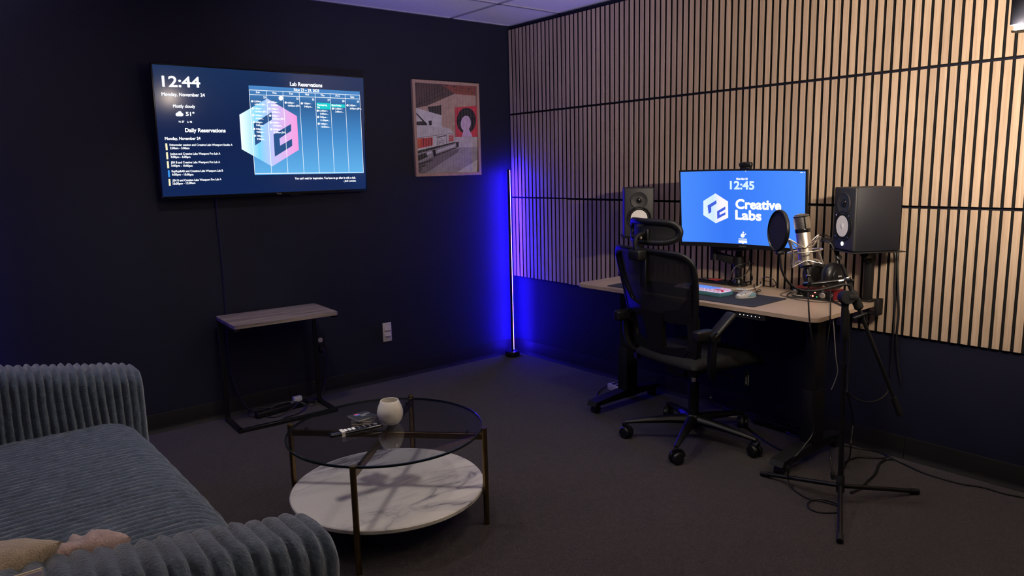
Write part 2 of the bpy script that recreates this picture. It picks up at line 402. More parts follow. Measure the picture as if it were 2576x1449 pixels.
# ================================================================== LIGHTS
def corner_pole(loc, rotz, name, label, mstrip, htop=1.412, mtop=None, zsplit=None):
    """slim LED pole on a round foot; the light strip faces the corner (+x local)"""
    r = thing(name, label, 'lamp', loc, rotz)
    L = lambda mb, nm, m: mb.build(nm, m, r, world=False)
    L(MB().lathe([(0, 0), (.052, 0), (.054, .003), (.054, .036), (.051, .041), (0, .041)], 40), 'round_base', M_black)
    L(MB().rbox((0, 0, (htop+.04)/2), (.010, .017, htop-.04), .002, 1), 'pole', M_black)
    zs = zsplit or htop-.006
    L(MB().box((.0085, 0, (.05+zs)/2), (.0058, .0165, zs-.05)), 'light_strip', mstrip)
    if mtop: L(MB().box((.0075, 0, (htop-.006+zs)/2), (.005, .012, htop-.006-zs)), 'light_strip', mtop)
    return r
M_blue = emis('blue_led', (.020, .0075, 1.0), BLUE_EM)
M_blue2 = emis('blue_led_far', (.03, .012, 1.0), BLUE2_EM)
M_rose2 = emis('rose_led_far', (.8, .42, .75), BLUE2_EM*.35)
corner_pole((-.093, -.092, 0), radians(31), 'corner_light_pole', 'slim black light pole glowing blue, standing in the corner between the two walls', M_blue)
corner_pole((-3.60, -.115, 0), radians(100), 'corner_light_pole', 'slim black light pole behind the sofa, at the far left corner', M_blue2, 1.75, M_rose2, 1.45)

# studio light bar: a dark hood with a white tube under its lower edge, on a stand at the right
fr = thing('studio_light_bar', 'dark light panel with a bright white tube along its lower edge, upper right corner', 'lamp', (-1.45, -3.90, 0))
Lx = -1.44; Ly0 = -3.662; Lz = 1.716
ax = V((.25, -.97, 0)).normalized()      # bar runs away from the left end seen in the frame
A0 = V((Lx, Ly0, Lz)); A1 = A0+ax*.50
side = V((ax.y, -ax.x, 0))
hb = MB(); h0 = A0-ax*.009; 
Mh = frame((h0+A1)/2+V((0, 0, .092)), ax, side, (0, 0, 1))
hb.rbox((0, 0, 0), ((A1-h0).length, .008, .17), .002, 2, M=Mh); hb.build('panel', mat('hood_paint', (.005, .006, .012), .6, spec=.2), fr)
M_key = emis('white_tube', (1.0, .83, .66), KEY_EM)
MB().cyl(A0, A1-ax*.01, .0055, n=16).build('light_tube', M_key, fr)
lipc = (A0+A1)/2+V((.0075, .0, -.0095))
MB().box((0, 0, 0), ((A1-A0).length, .015, .0012), M=frame(lipc, ax, side, (0, 0, 1))).build('baffle', M_black, fr)  # added lip, dims the slat wall and floor below the tube
lip2 = (A0+A1)/2+V((-.0175, .0, -.0098))
MB().box((0, 0, 0), ((A1-A0).length, .034, .0012), M=frame(lip2, ax, side, (0, 0, 1))).build('baffle', M_black, fr)  # added flag, keeps the tube's downward light off sofa and table
mid = A0+ax*.25
MB().cyl((mid.x, mid.y, .03), (mid.x, mid.y, Lz+.02), .012, n=16).build('pole', M_blackmetal, fr)
MB().lathe([(0, 0), (.14, 0), (.14, .012), (.02, .03), (0, .03)], 40, M=T(mid.x, mid.y, 0)).build('round_base', M_blackmetal, fr)

# two recessed ceiling lights (out of the frame): above the coffee table, and between table and desk
for lx, ly, w_, lab in ((-2.33, -1.45, OVER_W*1.12, 'square recessed ceiling light above the coffee table'), (-1.11, -2.67, OVER_W*.62, 'square recessed ceiling light between coffee table and desk')):
    cl = thing('ceiling_light', lab, 'lamp', (lx, ly, ZC-.012), group='recessed ceiling lights')
    MB().box((lx, ly, ZC-.006), (.30, .30, .012)).build('light_housing', M_grid, cl)
    ld = bpy.data.lights.new('ceiling_light_beam', 'AREA'); ld.energy = w_; ld.size = .24; ld.color = (1.0, .90, .78); ld.spread = radians(125)
    lo = bpy.data.objects.new('ceiling_light_beam', ld); C.objects.link(lo); lo.parent = cl; lo.location = (0, 0, -.004)

# unseen torchere added behind the sofa to throw violet light at the ceiling (out of the frame)
to = thing('added_uplight_lamp', 'unseen black floor lamp added to throw violet light at the ceiling', 'lamp', (-3.0, -.9, 0))
to.location = (-3.95, -.62, 0); PM[to] = T(-3.95, -.62, 0)
MB().lathe([(0, 0), (.12, 0), (.12, .015), (.013, .03), (.013, 1.70), (0, 1.70)], 32).build('stand', M_blackmetal, to, world=False)
MB().lathe([(.013, 1.69), (.05, 1.70), (.13, 1.78), (.126, 1.78), (.045, 1.706), (0, 1.70)], 32).build('bowl', M_blackmetal, to, world=False)
td = bpy.data.lights.new('added_uplight_bulb', 'SPOT'); td.energy = ADDED_TORCH_W; td.spot_size = radians(150); td.spot_blend = .6; td.shadow_soft_size = .04; td.color = (.55, .45, 1.0)
tl = bpy.data.objects.new('added_uplight_bulb', td); C.objects.link(tl); tl.parent = to; tl.location = (0, 0, 1.76); tl.rotation_euler = (pi, 0, 0)

# made-up uplighter out of view, added to wash the ceiling violet
ux, uy = -3.02, -3.92
up = thing('added_uplighter', 'small black uplighter added out of view to wash the ceiling violet', 'lamp', (ux, uy, 0))
aim = (V((-1.0, -.95, ZC))-V((ux, uy, .16))).normalized(); ua = axis_frame((ux, uy, .13), aim)
MB().lathe([(0, -.06), (.045, -.06), (.055, -.03), (.058, .05), (.054, .05), (.050, -.01), (0, -.02)], 32, M=ua).build('can', M_blackmetal, up)
MB().tube([(ux-.07, uy+.05, .006), (ux-.06, uy+.045, .13), (ux, uy, .13)], .006, 8).tube([(ux+.07, uy-.05, .006), (ux+.06, uy-.045, .13), (ux, uy, .13)], .006, 8).rbox((ux, uy, .006), (.18, .14, .012), .004, 2).build('bracket', M_blackmetal, up)
ud = bpy.data.lights.new('added_uplighter_bulb', 'SPOT'); ud.energy = ADDED_UPL_W; ud.spot_size = radians(40); ud.spot_blend = 1.0; ud.shadow_soft_size = .045; ud.color = (.40, .38, 1.0)
ul_ = bpy.data.objects.new('added_uplighter_bulb', ud); C.objects.link(ul_); ul_.parent = up
ul_.matrix_local = PM[up].inverted() @ axis_frame(V((ux, uy, .13))+aim*.02, -aim)

# ================================================================== TELEVISION
tilt = .064
tvO = V((-1.859, -.070, 1.293)); tU = V((1, 0, 0)); tVv = V((0, -sin(tilt), cos(tilt))); tN = V((0, -cos(tilt), -sin(tilt)))
TM = frame(tvO, tU, tVv, tN); TW, TH = 1.229, .707
tv = thing('television', 'large wall television showing a reservation calendar, between sofa and framed picture', 'television', M=TM)
def tuv(px, py):
    p = onplane(px, py, tvO, tN)-tvO; return p.dot(tU), p.dot(tVv)
def tpt(u, v, w=0.0): return tvO+tU*u+tVv*v+tN*w
fb = MB()
for c, d in (((0, TH-.004, -.008), (TW, .008, .026)), ((0, .009, -.006), (TW, .018, .030)), ((-TW/2+.004, TH/2, -.008), (.008, TH, .026)), ((TW/2-.004, TH/2, -.008), (.008, TH, .026))):
    fb.rbox(c, d, .002, 1, M=TM)
fb.build('frame', M_blackg, tv)
MB().rbox((0, TH/2, -.022), (TW-.02, TH-.02, .026), .008, 2, M=TM).rbox((0, .23, -.040), (TW*.6, .40, .02), .008, 2, M=TM).build('back_cover', M_blackm, tv)
MB().box((-1.859, -.016, 1.64), (.46, .03, .26)).box((-2.0, -.04, 1.64), (.04, .06, .42)).box((-1.72, -.04, 1.64), (.04, .06, .42)).build('wall_bracket', M_blackmetal, tv)
M_tvbg = emis_ramp('tv_picture', 1, [(0, srgb(17, 38, 84)), (.5, srgb(17, 34, 76)), (1, srgb(22, 47, 88))], 1.0, True)
sw, sh0, sh1 = TW-.016, .018, TH-.008
MB().sheet([tpt(-sw/2, sh0), tpt(sw/2, sh0), tpt(sw/2, sh1), tpt(-sw/2, sh1)]).build('screen', M_tvbg, tv)
M_txt = emis('screen_white', (.95, .97, 1.0), 1.25)
M_cream_e = emis('screen_cream', srgb(245, 235, 190), 1.1); M_sky_e = emis('screen_sky', srgb(60, 150, 235), 1.1)
M_cyan_e = emis('screen_cyan', srgb(30, 205, 205), 1.05)
M_calbg = emis_ramp('calendar_blue', 1, [(0, srgb(100, 180, 238)), (.45, srgb(70, 140, 205)), (.8, srgb(52, 98, 152)), (1, srgb(78, 140, 205))], 1.0)
M_logo_tv = emis_ramp('logo_gradient', 0, [(0, srgb(235, 250, 255)), (.3, srgb(120, 205, 245)), (.55, srgb(190, 190, 240)), (1, srgb(240, 150, 215))], 1.15)
M_letter = emis('logo_letter_blue', srgb(45, 84, 140), 1.0)
CX = lambda x, y: (340+x/3.622, 120+y/3.622)
CY = lambda x, y: (600+x/5.797, 200+y/5.797)
_caps = {}
def capfont():
    if 'c' not in _caps:
        vs, _ = text_mesh('H'); ys = [p[1] for p in vs]; _caps['c'] = max(ys)-min(ys)
    return _caps['c']
def fit(mb, txt, uvL, uvR, cap, pt, mi=0, w=.001, shear=0, bold=0):
    """write txt with its baseline from uvL to uvR, capital height cap"""
    sc = cap/capfont(); vs, fs = text_mesh(txt)
    if not vs: return
    x0 = min(p[0] for p in vs); x1 = max(p[0] for p in vs)
    du, dv = uvR[0]-uvL[0], uvR[1]-uvL[1]
    P = [(uvL[0]+du*((x-x0)/(x1-x0)), uvL[1]+dv*((x-x0)/(x1-x0))+y*sc) for x, y in vs]
    mb.add([pt(u, v, w) for u, v in P], fs, mi)
    if bold:            # thicken the strokes: a strip along every outline edge, a dot on every outline corner
        cnt = {}
        for f in fs:
            for a, b in zip(f, f[1:]+f[:1]): cnt[(min(a, b), max(a, b))] = cnt.get((min(a, b), max(a, b)), 0)+1
        dots = set()
        for (a, b), n in cnt.items():
            if n != 1: continue
            A, B = V(P[a]), V(P[b]); d = B-A
            if d.length < 1e-7: continue
            n_ = V((-d.y, d.x)).normalized()*bold; dots.update((a, b))
            mb.add([pt(q.x, q.y, w) for q in (A-n_, B-n_, B+n_, A+n_)], [(0, 1, 2, 3)], mi)
        if bold >= .0009:
            for a in dots: mb.add([pt(P[a][0]+bold*cos(pi*k/4), P[a][1]+bold*sin(pi*k/4), w) for k in range(8)], [tuple(range(8))], mi)
def tpart(name, m, txt, x0, y0, x1, y1, cappx, bold=0):
    mb = MB(); tline(mb, txt, x0, y0, x1, y1, cappx, bold); return mb.build(name, m, tv, smooth=False, recalc=False)
def tline(mb, txt, x0, y0, x1, y1, cappx, bold=0, cc=CX, mi=0, w=.0012):
    a, b = tuv(*cc(x0, y0)), tuv(*cc(x1, y1)); c = tuv(*cc(x0, y0-cappx))
    fit(mb, txt, a, b, abs(c[1]-a[1]), tpt, mi, w, bold=bold)
mb = MB(); tline(mb, '12:44', 250, 352, 592, 362, 94, .0018); mb.build('clock_text', M_txt, tv, smooth=False, recalc=False)
tpart('heading_text', M_txt, 'Monday, November 24', 241, 437, 634, 447, 30, .0008)
tpart('heading_text', M_txt, 'Mostly cloudy', 346, 544, 546, 548, 27, .0007)
tpart('heading_text', M_txt, '51°', 463, 620, 540, 622, 34, .0011)
tpart('heading_text', M_txt, 'H: 57    L: 42', 398, 681, 518, 683, 16, .0005)
tpart('heading_text', M_txt, 'Daily Reservations', 457, 768, 823, 771, 34, .0010)
tpart('heading_text', M_txt, 'Monday, November 24', 272, 840, 594, 838, 25, .0007)
tpart('heading_text', M_txt, 'Lab Reservations', 1412, 347, 1703, 360, 34, .0010)
tpart('heading_text', M_txt, "You can't wait for inspiration. You have to go after it with a club.", 1455, 1200, 2008, 1192, 19, .0005)
tpart('heading_text', M_txt, '- Jack London', 1897, 1221, 2010, 1220, 16, .0005)
mb = MB()
for tx, tm, xa, ya, xb, yb, xc, yc in (
    ('1hitwonder session and Creative Labs Westport Studio A', '2:00am - 5:00am', 314, 895, 886, 894, 494, 924),
    ('Joshua and Creative Labs Westport Pro Lab A', '4:00pm - 6:00pm', 319, 976, 775, 973, 503, 1004),
    ('JSH B and Creative Labs Westport Pro Lab A', '6:00pm - 10:00pm', 326, 1055, 773, 1051, 523, 1085),
    ('RayRay&AR and Creative Labs Westport Lab B', '6:00pm - 10:00pm', 333, 1135, 800, 1128, 530, 1164),
    ('JSH B and Creative Labs Westport Pro Lab A', '10:00pm - 12:00am', 340, 1219, 785, 1207, 548, 1241)):
    tpart('reservation_text', M_txt, tx, xa, ya, xb, yb, 19, .0004); tpart('reservation_text', M_txt, tm, xa+4, ya+29, xc, yc, 19, .0004)
def poly(mb, pts, cc=CX, w=.0006, mi=0): mb.sheet([tpt(*tuv(*cc(*p)), w) for p in pts], mi)
for k, q in enumerate((((273, 872), (291, 872), (297, 934), (279, 935)), ((280, 954), (297, 953), (303, 1016), (286, 1018)), ((287, 1034), (304, 1033), (310, 1097), (293, 1099)), ((297, 1117), (312, 1115), (318, 1178), (302, 1180)), ((303, 1196), (319, 1195), (325, 1258), (308, 1260)))):
    mb = MB(); poly(mb, q, w=.001); mb.build('event_marker', M_sky_e if k == 3 else M_cream_e, tv, smooth=False, recalc=False)
mb = MB()
def disc(mb, x, y, r, cc=CX, w=.0012, n=20, mi=0): poly(mb, [(x+r*cos(2*pi*k/n), y-r*sin(2*pi*k/n)) for k in range(n)], cc, w, mi)
for x, y, r, w in ((385, 608, 17, .0010), (405, 598, 20, .0011), (424, 610, 15, .0012)): disc(mb, x, y, r, w=w)
poly(mb, [(380, 604), (428, 604), (428, 625), (380, 625)], w=.0009)
mb.build('cloud_icon', M_txt, tv, smooth=False, recalc=False)
# calendar
mb = MB(); poly(mb, [(1032, 343), (2045, 400), (2082, 1142), (1090, 1160)], w=.0004); mb.build('calendar_panel', M_calbg, tv, smooth=False, recalc=False)
mb = MB(); poly(mb, [(12, 513), (420, 277), (850, 533), (879, 1026), (490, 1268), (46, 1018)], CY, .0006); mb.build('logo_hexagon', M_logo_tv, tv, smooth=False, recalc=False)
mb = MB(); poly(mb, [(222, 640), (480, 478), (488, 583), (318, 690), (330, 905), (243, 960)], CY, .0007)
poly(mb, [(510, 800), (765, 648), (768, 750), (597, 860), (607, 965), (778, 865), (783, 968), (530, 1125)], CY, .0007); mb.build('logo_letters', M_letter, tv, smooth=False, recalc=False)
mb = MB()
def seg(x0, y0, x1, y1, t=.0028, w=.0009):
    a, b = V(tuv(*CX(x0, y0))), V(tuv(*CX(x1, y1))); d = (b-a).normalized(); n = V((-d.y, d.x))*t/2
    mb.sheet([tpt(p.x, p.y, w) for p in (a-n, b-n, b+n, a+n)])
for a in ((1037, 384, 2045, 433), (1041, 426, 2047, 468), (1091, 1147, 2081, 1136)): seg(*a)
for xt, xb in zip((1037, 1195, 1345, 1493, 1638, 1775, 1912, 2045), (1090, 1243, 1392, 1538, 1678, 1815, 1948, 2080)):
    seg(xt, 384+(xt-1037)*.0486, xb, 1147-(xb-1091)*.011, .0022, .00092)
mb.build('calendar_grid', M_txt, tv, smooth=False, recalc=False)
for q in (((1652, 500), (1777, 507), (1779, 563), (1655, 557)), ((1785, 512), (1909, 518), (1911, 546), (1787, 541))):
    mb = MB(); poly(mb, q, w=.0008); mb.build('holiday_marker', M_cyan_e, tv, smooth=False, recalc=False)
tpart('calendar_text', M_txt, 'Nov 23 – 29, 2025', 1447, 396, 1676, 406, 27, .0007)
for x, y, d in zip((1117, 1270, 1418, 1565, 1706, 1843, 1978), (413, 420, 426, 434, 441, 448, 456), ('Sun', 'Mon', 'Tue', 'Wed', 'Thu', 'Fri', 'Sat')): tpart('calendar_text', M_txt, d, x-17, y, x+17, y+1, 17, .0004)
for x, y, d in ((1178, 460, '23'), (1478, 472, '25'), (1621, 479, '26'), (1762, 486, '27'), (1896, 494, '28'), (2029, 500, '29')): tpart('calendar_text', M_txt, d, x-10, y, x+10, y+1, 17, .0004)
mb = MB(); disc(mb, 1327, 460, 21); mb.build('today_disc', M_txt, tv, smooth=False, recalc=False)
EV = {0: [(1065, 488, '12:00am -', '4:00am JSH...'), (1070, 553, '9:00am -', '10:00am JSH...'), (1075, 615, '12:00pm -', '4:00pm...'), (1080, 678, '4:00pm -', '7:00pm...'), (1085, 740, '7:00pm -', '9:00pm...'), (1089, 803, '7:00pm -', '9:00pm...')],
      1: [(1217, 495, '2:00am -', '5:00am...'), (1223, 556, '4:00pm -', '6:00pm...'), (1229, 619, '6:00pm -', '10:00pm JSH...'), (1235, 681, '6:00pm -', '10:00pm...'), (1239, 743, '10:00pm -', '12:00am JSH...')],
      2: [(1371, 500, '6:00pm -', '10:00pm JSH...')], 3: [(1518, 507, '7:00pm -', '9:00pm...')],
      4: [(1663, 573, '12:00am -', '2:00am...'), (1667, 632, '7:00pm -', '11:00pm...'), (1672, 692, '9:00pm -', '12:00am...')],
      5: [(1801, 554, '12:00am -', '2:00am...')], 6: [(1934, 525, '2:00pm -', '6:00pm JSH...')]}
for col in EV.values():
    for x, y, a, b in col:
        mb = MB(); disc(mb, x, y, 10, n=12); tline(mb, a, x+17, y+8, x+17+8.3*len(a), y+9, 15, .0004)
        tline(mb, b, x+22, y+36, x+22+8.2*len(b), y+37, 15, .0004); mb.build('event_entry', M_txt, tv, smooth=False, recalc=False)
tpart('calendar_text', M_txt, 'Thanksgiving', 1656, 527, 1748, 531, 15, .0004); tpart('calendar_text', M_txt, 'Day', 1658, 549, 1682, 550, 15, .0004); tpart('calendar_text', M_txt, 'Black Friday', 1790, 531, 1878, 535, 15, .0004)
mb = MB(); fit(mb, 'TCL', (-.017+.03, .006), (.017+.03, .006), .007, tpt, w=.0095); mb.build('maker_badge', mat('badge_grey', (.5, .48, .46), .4), tv, smooth=False, recalc=False)
MB().rbox((.13, -.002, 0), (.06, .008, .014), .002, 1, M=TM).build('sensor_bar', M_black, tv)

cable('television_cable', [(-2.165, -.055, 1.40), (-2.172, -.014, 1.31), (-2.174, -.008, 1.2), (-2.170, -.008, .9), (-2.174, -.008, .6), (-2.178, -.010, .3), (-2.15, -.03, .14), (-2.10, -.05, .03), (-1.98, -.06, .012), (-1.86, -.10, .012)], .0045, 'thin black cable hanging down the dark wall under the television')

# ================================================================== FRAMED PICTURE
pt0, pt1, pz0, pz1 = -.843, -.288, 1.376, 2.018
pic = thing('framed_picture', 'oak framed print of a white vehicle with red tail lights, on the dark wall', 'picture', ((pt0+pt1)/2, -.001, pz0))
fw = .021
for nm, c, d in (('left', (pt0+fw/2, -.0125, (pz0+pz1)/2), (fw, .023, pz1-pz0)), ('right', (pt1-fw/2, -.0125, (pz0+pz1)/2), (fw, .023, pz1-pz0)),
                 ('top', ((pt0+pt1)/2, -.0125, pz1-fw/2), (pt1-pt0-2*fw, .023, fw)), ('bottom', ((pt0+pt1)/2, -.0125, pz0+fw/2), (pt1-pt0-2*fw, .023, fw))):
    MB().rbox(c, d, .0015, 1).build('frame_rail', M_oakframe, pic)
MB().box(((pt0+pt1)/2, -.004, (pz0+pz1)/2), (pt1-pt0-.02, .006, pz1-pz0-.02)).build('backing_board', M_blackm, pic)
PC = lambda x, y: (980+x/3.622, 160+y/3.622)
YP = -.0085
pr_mats = [mat('ink_%s' % k, srgb(*c), .7, var=.14, vscale=28) for k, c in (('beige', (205, 172, 150)), ('roof', (92, 72, 66)), ('terracotta', (160, 88, 70)), ('pale', (222, 212, 208)), ('floor', (182, 172, 178)),
    ('white', (232, 226, 220)), ('dark', (60, 56, 54)), ('red', (226, 74, 72)), ('orange', (236, 112, 70)), ('black', (40, 38, 40)), ('chrome', (168, 160, 164)), ('shine', (226, 222, 226)), ('lilac', (216, 186, 200)), ('shade', (128, 118, 124)), ('artred', (232, 70, 84)))]
pi_ = {n: i for i, n in enumerate(('beige', 'roof', 'terracotta', 'pale', 'floor', 'white', 'dark', 'red', 'orange', 'black', 'chrome', 'shine', 'lilac', 'shade', 'artred'))}
pm = MB(); _lay = [0]
u0, u1, w0, w1 = pt0+fw, pt1-fw, pz0+fw, pz1-fw
def pp(name, pts):
    _lay[0] += 1; y = YP-.00008*_lay[0]
    # clip to the frame opening
    P = [at(*PC(*p), 1, YP) for p in pts]
    pm.sheet([(min(max(p.x, u0), u1), y, min(max(p.z, w0), w1)) for p in P], pi_[name])
EL = lambda cx, cy, a, b, t0=0, n=40: [(cx+a*cos(2*pi*k/n)*cos(t0)-b*sin(2*pi*k/n)*sin(t0), cy+a*cos(2*pi*k/n)*sin(t0)+b*sin(2*pi*k/n)*cos(t0)) for k in range(n)]
pp('beige', [(200, 150), (800, 190), (800, 1020), (230, 1030)])
pp('roof', [(200, 150), (800, 190), (800, 292), (590, 276), (340, 385), (200, 405)])
pp('terracotta', [(470, 180), (800, 190), (800, 294), (600, 278)])
for k in range(7): pp('dark' if k % 2 else 'roof', [(230+18*k, 395-22*k), (520-10*k, 285-20*k), (524-10*k, 291-20*k), (234+18*k, 402-22*k)])
pp('pale', [(580, 670), (800, 670), (800, 760), (600, 764)])
pp('floor', [(200, 850), (600, 764), (800, 758), (800, 1030), (200, 1030)])
pp('shade', [(200, 880), (640, 772), (620, 810), (480, 900), (330, 1030), (200, 1030)])
pp('dark', [(200, 900), (420, 850), (330, 920), (260, 1000), (200, 1030)])
pp('white', [(800, 875), (800, 1030), (610, 1030)])
pp('dark', [(345, 395), (470, 378), (472, 475), (360, 440)])
pp('white', [(200, 395), (235, 403), (475, 472), (477, 578), (540, 590), (585, 625), (584, 702), (200, 800)])
pp('pale', [(200, 566), (477, 578), (540, 590), (585, 625), (585, 636), (200, 676)])
pp('dark', [(225, 530), (383, 518), (383, 563), (225, 561)])
pp('white', [(318, 523), (352, 519), (360, 562), (340, 563)])
pp('black', [(226, 432), (242, 447), (338, 545), (342, 562), (332, 562), (226, 450)])
pp('red', [(230, 684), (392, 671), (393, 745), (230, 778)]); pp('orange', [(230, 684), (282, 680), (283, 768), (230, 778)])
for x in (305, 330, 355, 378): pp('dark', [(x, 680), (x+4, 680), (x+4, 750), (x, 751)])
pp('white', [(230, 778), (630, 700), (630, 712), (230, 798)])
pp('red', [(537, 655), (580, 643), (582, 700), (539, 710)])
for y in (655, 670, 685): pp('pale', [(537, y+5), (581, y-6), (581, y-2), (537, y+9)])
pp('black', [(435, 672), (516, 655), (517, 744), (436, 754)]); pp('white', [(439, 676), (513, 660), (514, 741), (440, 750)])
pp('black', [(230, 796), (600, 712), (632, 712), (634, 722), (230, 824)])
pp('chrome', [(230, 822), (600, 722), (634, 722), (628, 752), (600, 772), (400, 850), (230, 915)])
for k in range(6):
    t = k/6; pp(('chrome', 'shade', 'chrome', 'pale', 'shade', 'dark')[k], [(405, 782+11*k), (606, 724+8*k), (608, 732+8*k), (408, 793+11*k)])
pp('dark', EL(612, 738, 15, 26, .1)); pp('shade', EL(616, 738, 12, 22, .1)); pp('chrome', EL(600, 742, 13, 26, .1))
for k in range(5): pp('dark' if k % 2 else 'shade', [(250, 905+14*k), (420-30*k, 852+22*k), (424-30*k, 860+22*k), (250, 913+14*k)])
for k in range(8): pp('terracotta' if k % 2 else 'roof', [(500+34*k, 196+5*k), (526+34*k, 197+5*k), (536+33*k, 208+5*k), (508+33*k, 207+5*k)]); pp('roof' if k % 2 else 'terracotta', [(560+26*k, 232+4*k), (580+26*k, 233+4*k), (586+26*k, 242+4*k), (566+26*k, 241+4*k)])
pp('shade', [(245, 676), (584, 632), (584, 635), (245, 681)]); pp('shade', [(420, 668), (520, 648), (522, 653), (422, 674)])
pp('shine', [(420, 790), (595, 735), (600, 748), (425, 806)]); pp('shine', [(328, 815), (383, 796), (388, 812), (338, 832)])
pp('black', [(385, 790), (410, 784), (425, 840), (400, 850)]); pp('black', [(230, 836), (330, 812), (345, 850), (230, 890)]); pp('black', [(600, 722), (618, 718), (626, 756), (606, 768)])
pp('artred', [(592, 401), (800, 384), (800, 668), (598, 668)])
pp('black', EL(695, 520, 88, 118, .05)); pp('lilac', EL(690, 545, 46, 70, .1)); pp('lilac', [(670, 600), (720, 600), (752, 668), (655, 668)])
# licence plate characters
def ppt(txt, x0, y0, x1, y1, cap):
    a, b = at(*PC(x0, y0), 1, YP), at(*PC(x1, y1), 1, YP); c = at(*PC(x0, y0-cap), 1, YP)
    fit(pm, txt, (a.x, a.z), (b.x, b.z), c.z-a.z, lambda u, v, w: V((u, YP-.0042, v)), pi_['black'])
ppt('VH·323', 443, 737, 494, 727, 32); ppt('UTAH', 455, 693, 478, 688, 10)
pm.build('print', pr_mats, pic, smooth=False, recalc=False)
MB().box(((u0+u1)/2, -.0155, (w0+w1)/2), (u1-u0, .002, w1-w0)).build('glass_pane', M_frameglass, pic)

# ================================================================== WALL PLATES
ol = thing('wall_outlet', 'black outlet plate with one pale socket, on the wall right of the side table', 'outlet', (-1.602, -.001, .281))
MB().rbox((-1.602, -.0035, .343), (.073, .006, .122), .002, 1).build('plate', M_blackm, ol)
sk = MB(); sk.prism(rrect(.030, .030, .012, 5), 0, .003, M=frame((-1.602, -.0065, .366), (1, 0, 0), (0, 0, 1), (0, -1, 0))); so = sk.build('socket', M_beige, ol)
MB().box((-1.608, -.010, .371), (.003, .001, .010)).box((-1.596, -.010, .371), (.003, .001, .008)).cyl((-1.602, -.0092, .359), (-1.602, -.0108, .359), .0026, n=10).build('slot', M_black, so)
pl = MB().prism(rrect(.034, .034, .008, 4), 0, .024, M=frame((-1.600, -.0065, .316), (1, 0, 0), (0, 0, 1), (0, -1, 0))).build('power_plug', M_blackm)
tag(pl, 'black power plug in the lower socket of the outlet plate', 'plug')
cable('outlet_cable', [(-1.600, -.031, .316), (-1.598, -.05, .28), (-1.585, -.045, .20), (-1.60, -.04, .10), (-1.64, -.05, .02), (-1.70, -.07, .010), (-1.74, -.17, .010), (-1.80, -.14, .010)], .0035, 'black power cord dropping from the outlet plate to the floor')
sp = thing('wall_jack_plate', 'ivory data jack plate with two covers, alone on the wall beside the light pole', 'wall plate', (-1.117, -.001, .275))
MB().rbox((-1.117, -.004, .339), (.066, .007, .130), .003, 2).build('plate', M_beige, sp)
for z in (.362, .322):
    mb = MB(); mb.add([(-1.140, -.0075, z+.016), (-1.094, -.0075, z+.016), (-1.094, -.0075, z-.014), (-1.140, -.0075, z-.014), (-1.138, -.011, z+.014), (-1.096, -.011, z+.014), (-1.097, -.017, z-.010), (-1.137, -.017, z-.010)],
        [(0,1,2,3), (4,5,6,7), (0,1,5,4), (1,2,6,5), (2,3,7,6), (3,0,4,7)]); mb.build('jack_cover', M_beige, sp)
mb = MB(); fit(mb, 'Panduit', (-1.136, .282), (-1.104, .282), .006, lambda u, v, w: V((u, -.0080, v))); mb.build('small_print', mat('print_pale', (.8, .78, .74), .5), sp, smooth=False, recalc=False)

# ================================================================== SIDE TABLE (C-shaped)
stM = T(-1.966, -.262, 0) @ Matrix.Rotation(radians(-3), 4, 'Z')
st = thing('side_table', 'C-shaped side table with grey wood top and black frame, against the dark wall', 'table', M=stM)
mb = MB().prism(rrect(.588, .375, .022, 5), .606, .624); mb.build('top', M_side, st, world=False)
for s in (-1, 1): MB().rbox((s*.278, .168, .300), (.026, .012, .612), .001, 1).build('leg', M_blackmetal, st, world=False)
MB().rbox((0, .168, .598), (.582, .03, .014), .001, 1).rbox((-.278, -.01, .598), (.026, .34, .014), .001, 1).rbox((.278, -.01, .598), (.026, .34, .014), .001, 1).build('top_frame', M_blackmetal, st, world=False)
MB().rbox((-.278, .045, .010), (.026, .27, .020), .001, 1).rbox((.278, .045, .010), (.026, .27, .020), .001, 1).rbox((0, -.082, .010), (.582, .028, .020), .001, 1).build('base_frame', M_blackmetal, st, world=False)
# power strip with cords and a white adapter, on the floor under it
ps = thing('power_strip', 'black power strip on the carpet under the side table', 'power strip', (-1.93, -.13, 0), radians(8))
MB().rbox((0, 0, .019), (.34, .048, .036), .006, 2).build('body', M_black, ps, world=False)
for k in range(5): MB().prism(rrect(.026, .026, .010, 4), .0365, .0385, M=T(-.12+.055*k, 0, 0)).build('socket', M_blackm, ps, world=False)
wa = MB().rbox((-1.825, -.115, .053), (.052, .034, .030), .004, 2).rbox((-1.845, -.112, .03), (.05, .03, .018), .003, 1).build('power_adapter', M_white); tag(wa, 'white plug-in adapter on the power strip under the side table', 'adapter')
cable('tangled_cord', [(-1.84, -.16, .042), (-1.90, -.20, .025), (-2.0, -.22, .008), (-2.04, -.17, .008), (-1.98, -.13, .045), (-1.86, -.15, .05), (-1.80, -.19, .02), (-1.88, -.25, .008), (-1.97, -.27, .008), (-1.99, -.31, .008)], .0042, 'black cord looped in a tangle over the power strip')
cable('extension_lead', [(-2.10, -.15, .02), (-2.13, -.12, .02), (-2.08, -.05, .03), (-1.95, -.05, .012), (-1.80, -.06, .010), (-1.70, -.11, .008), (-1.66, -.08, .02)], .0042, 'black cord running along the wall behind the power strip', m=M_cable)

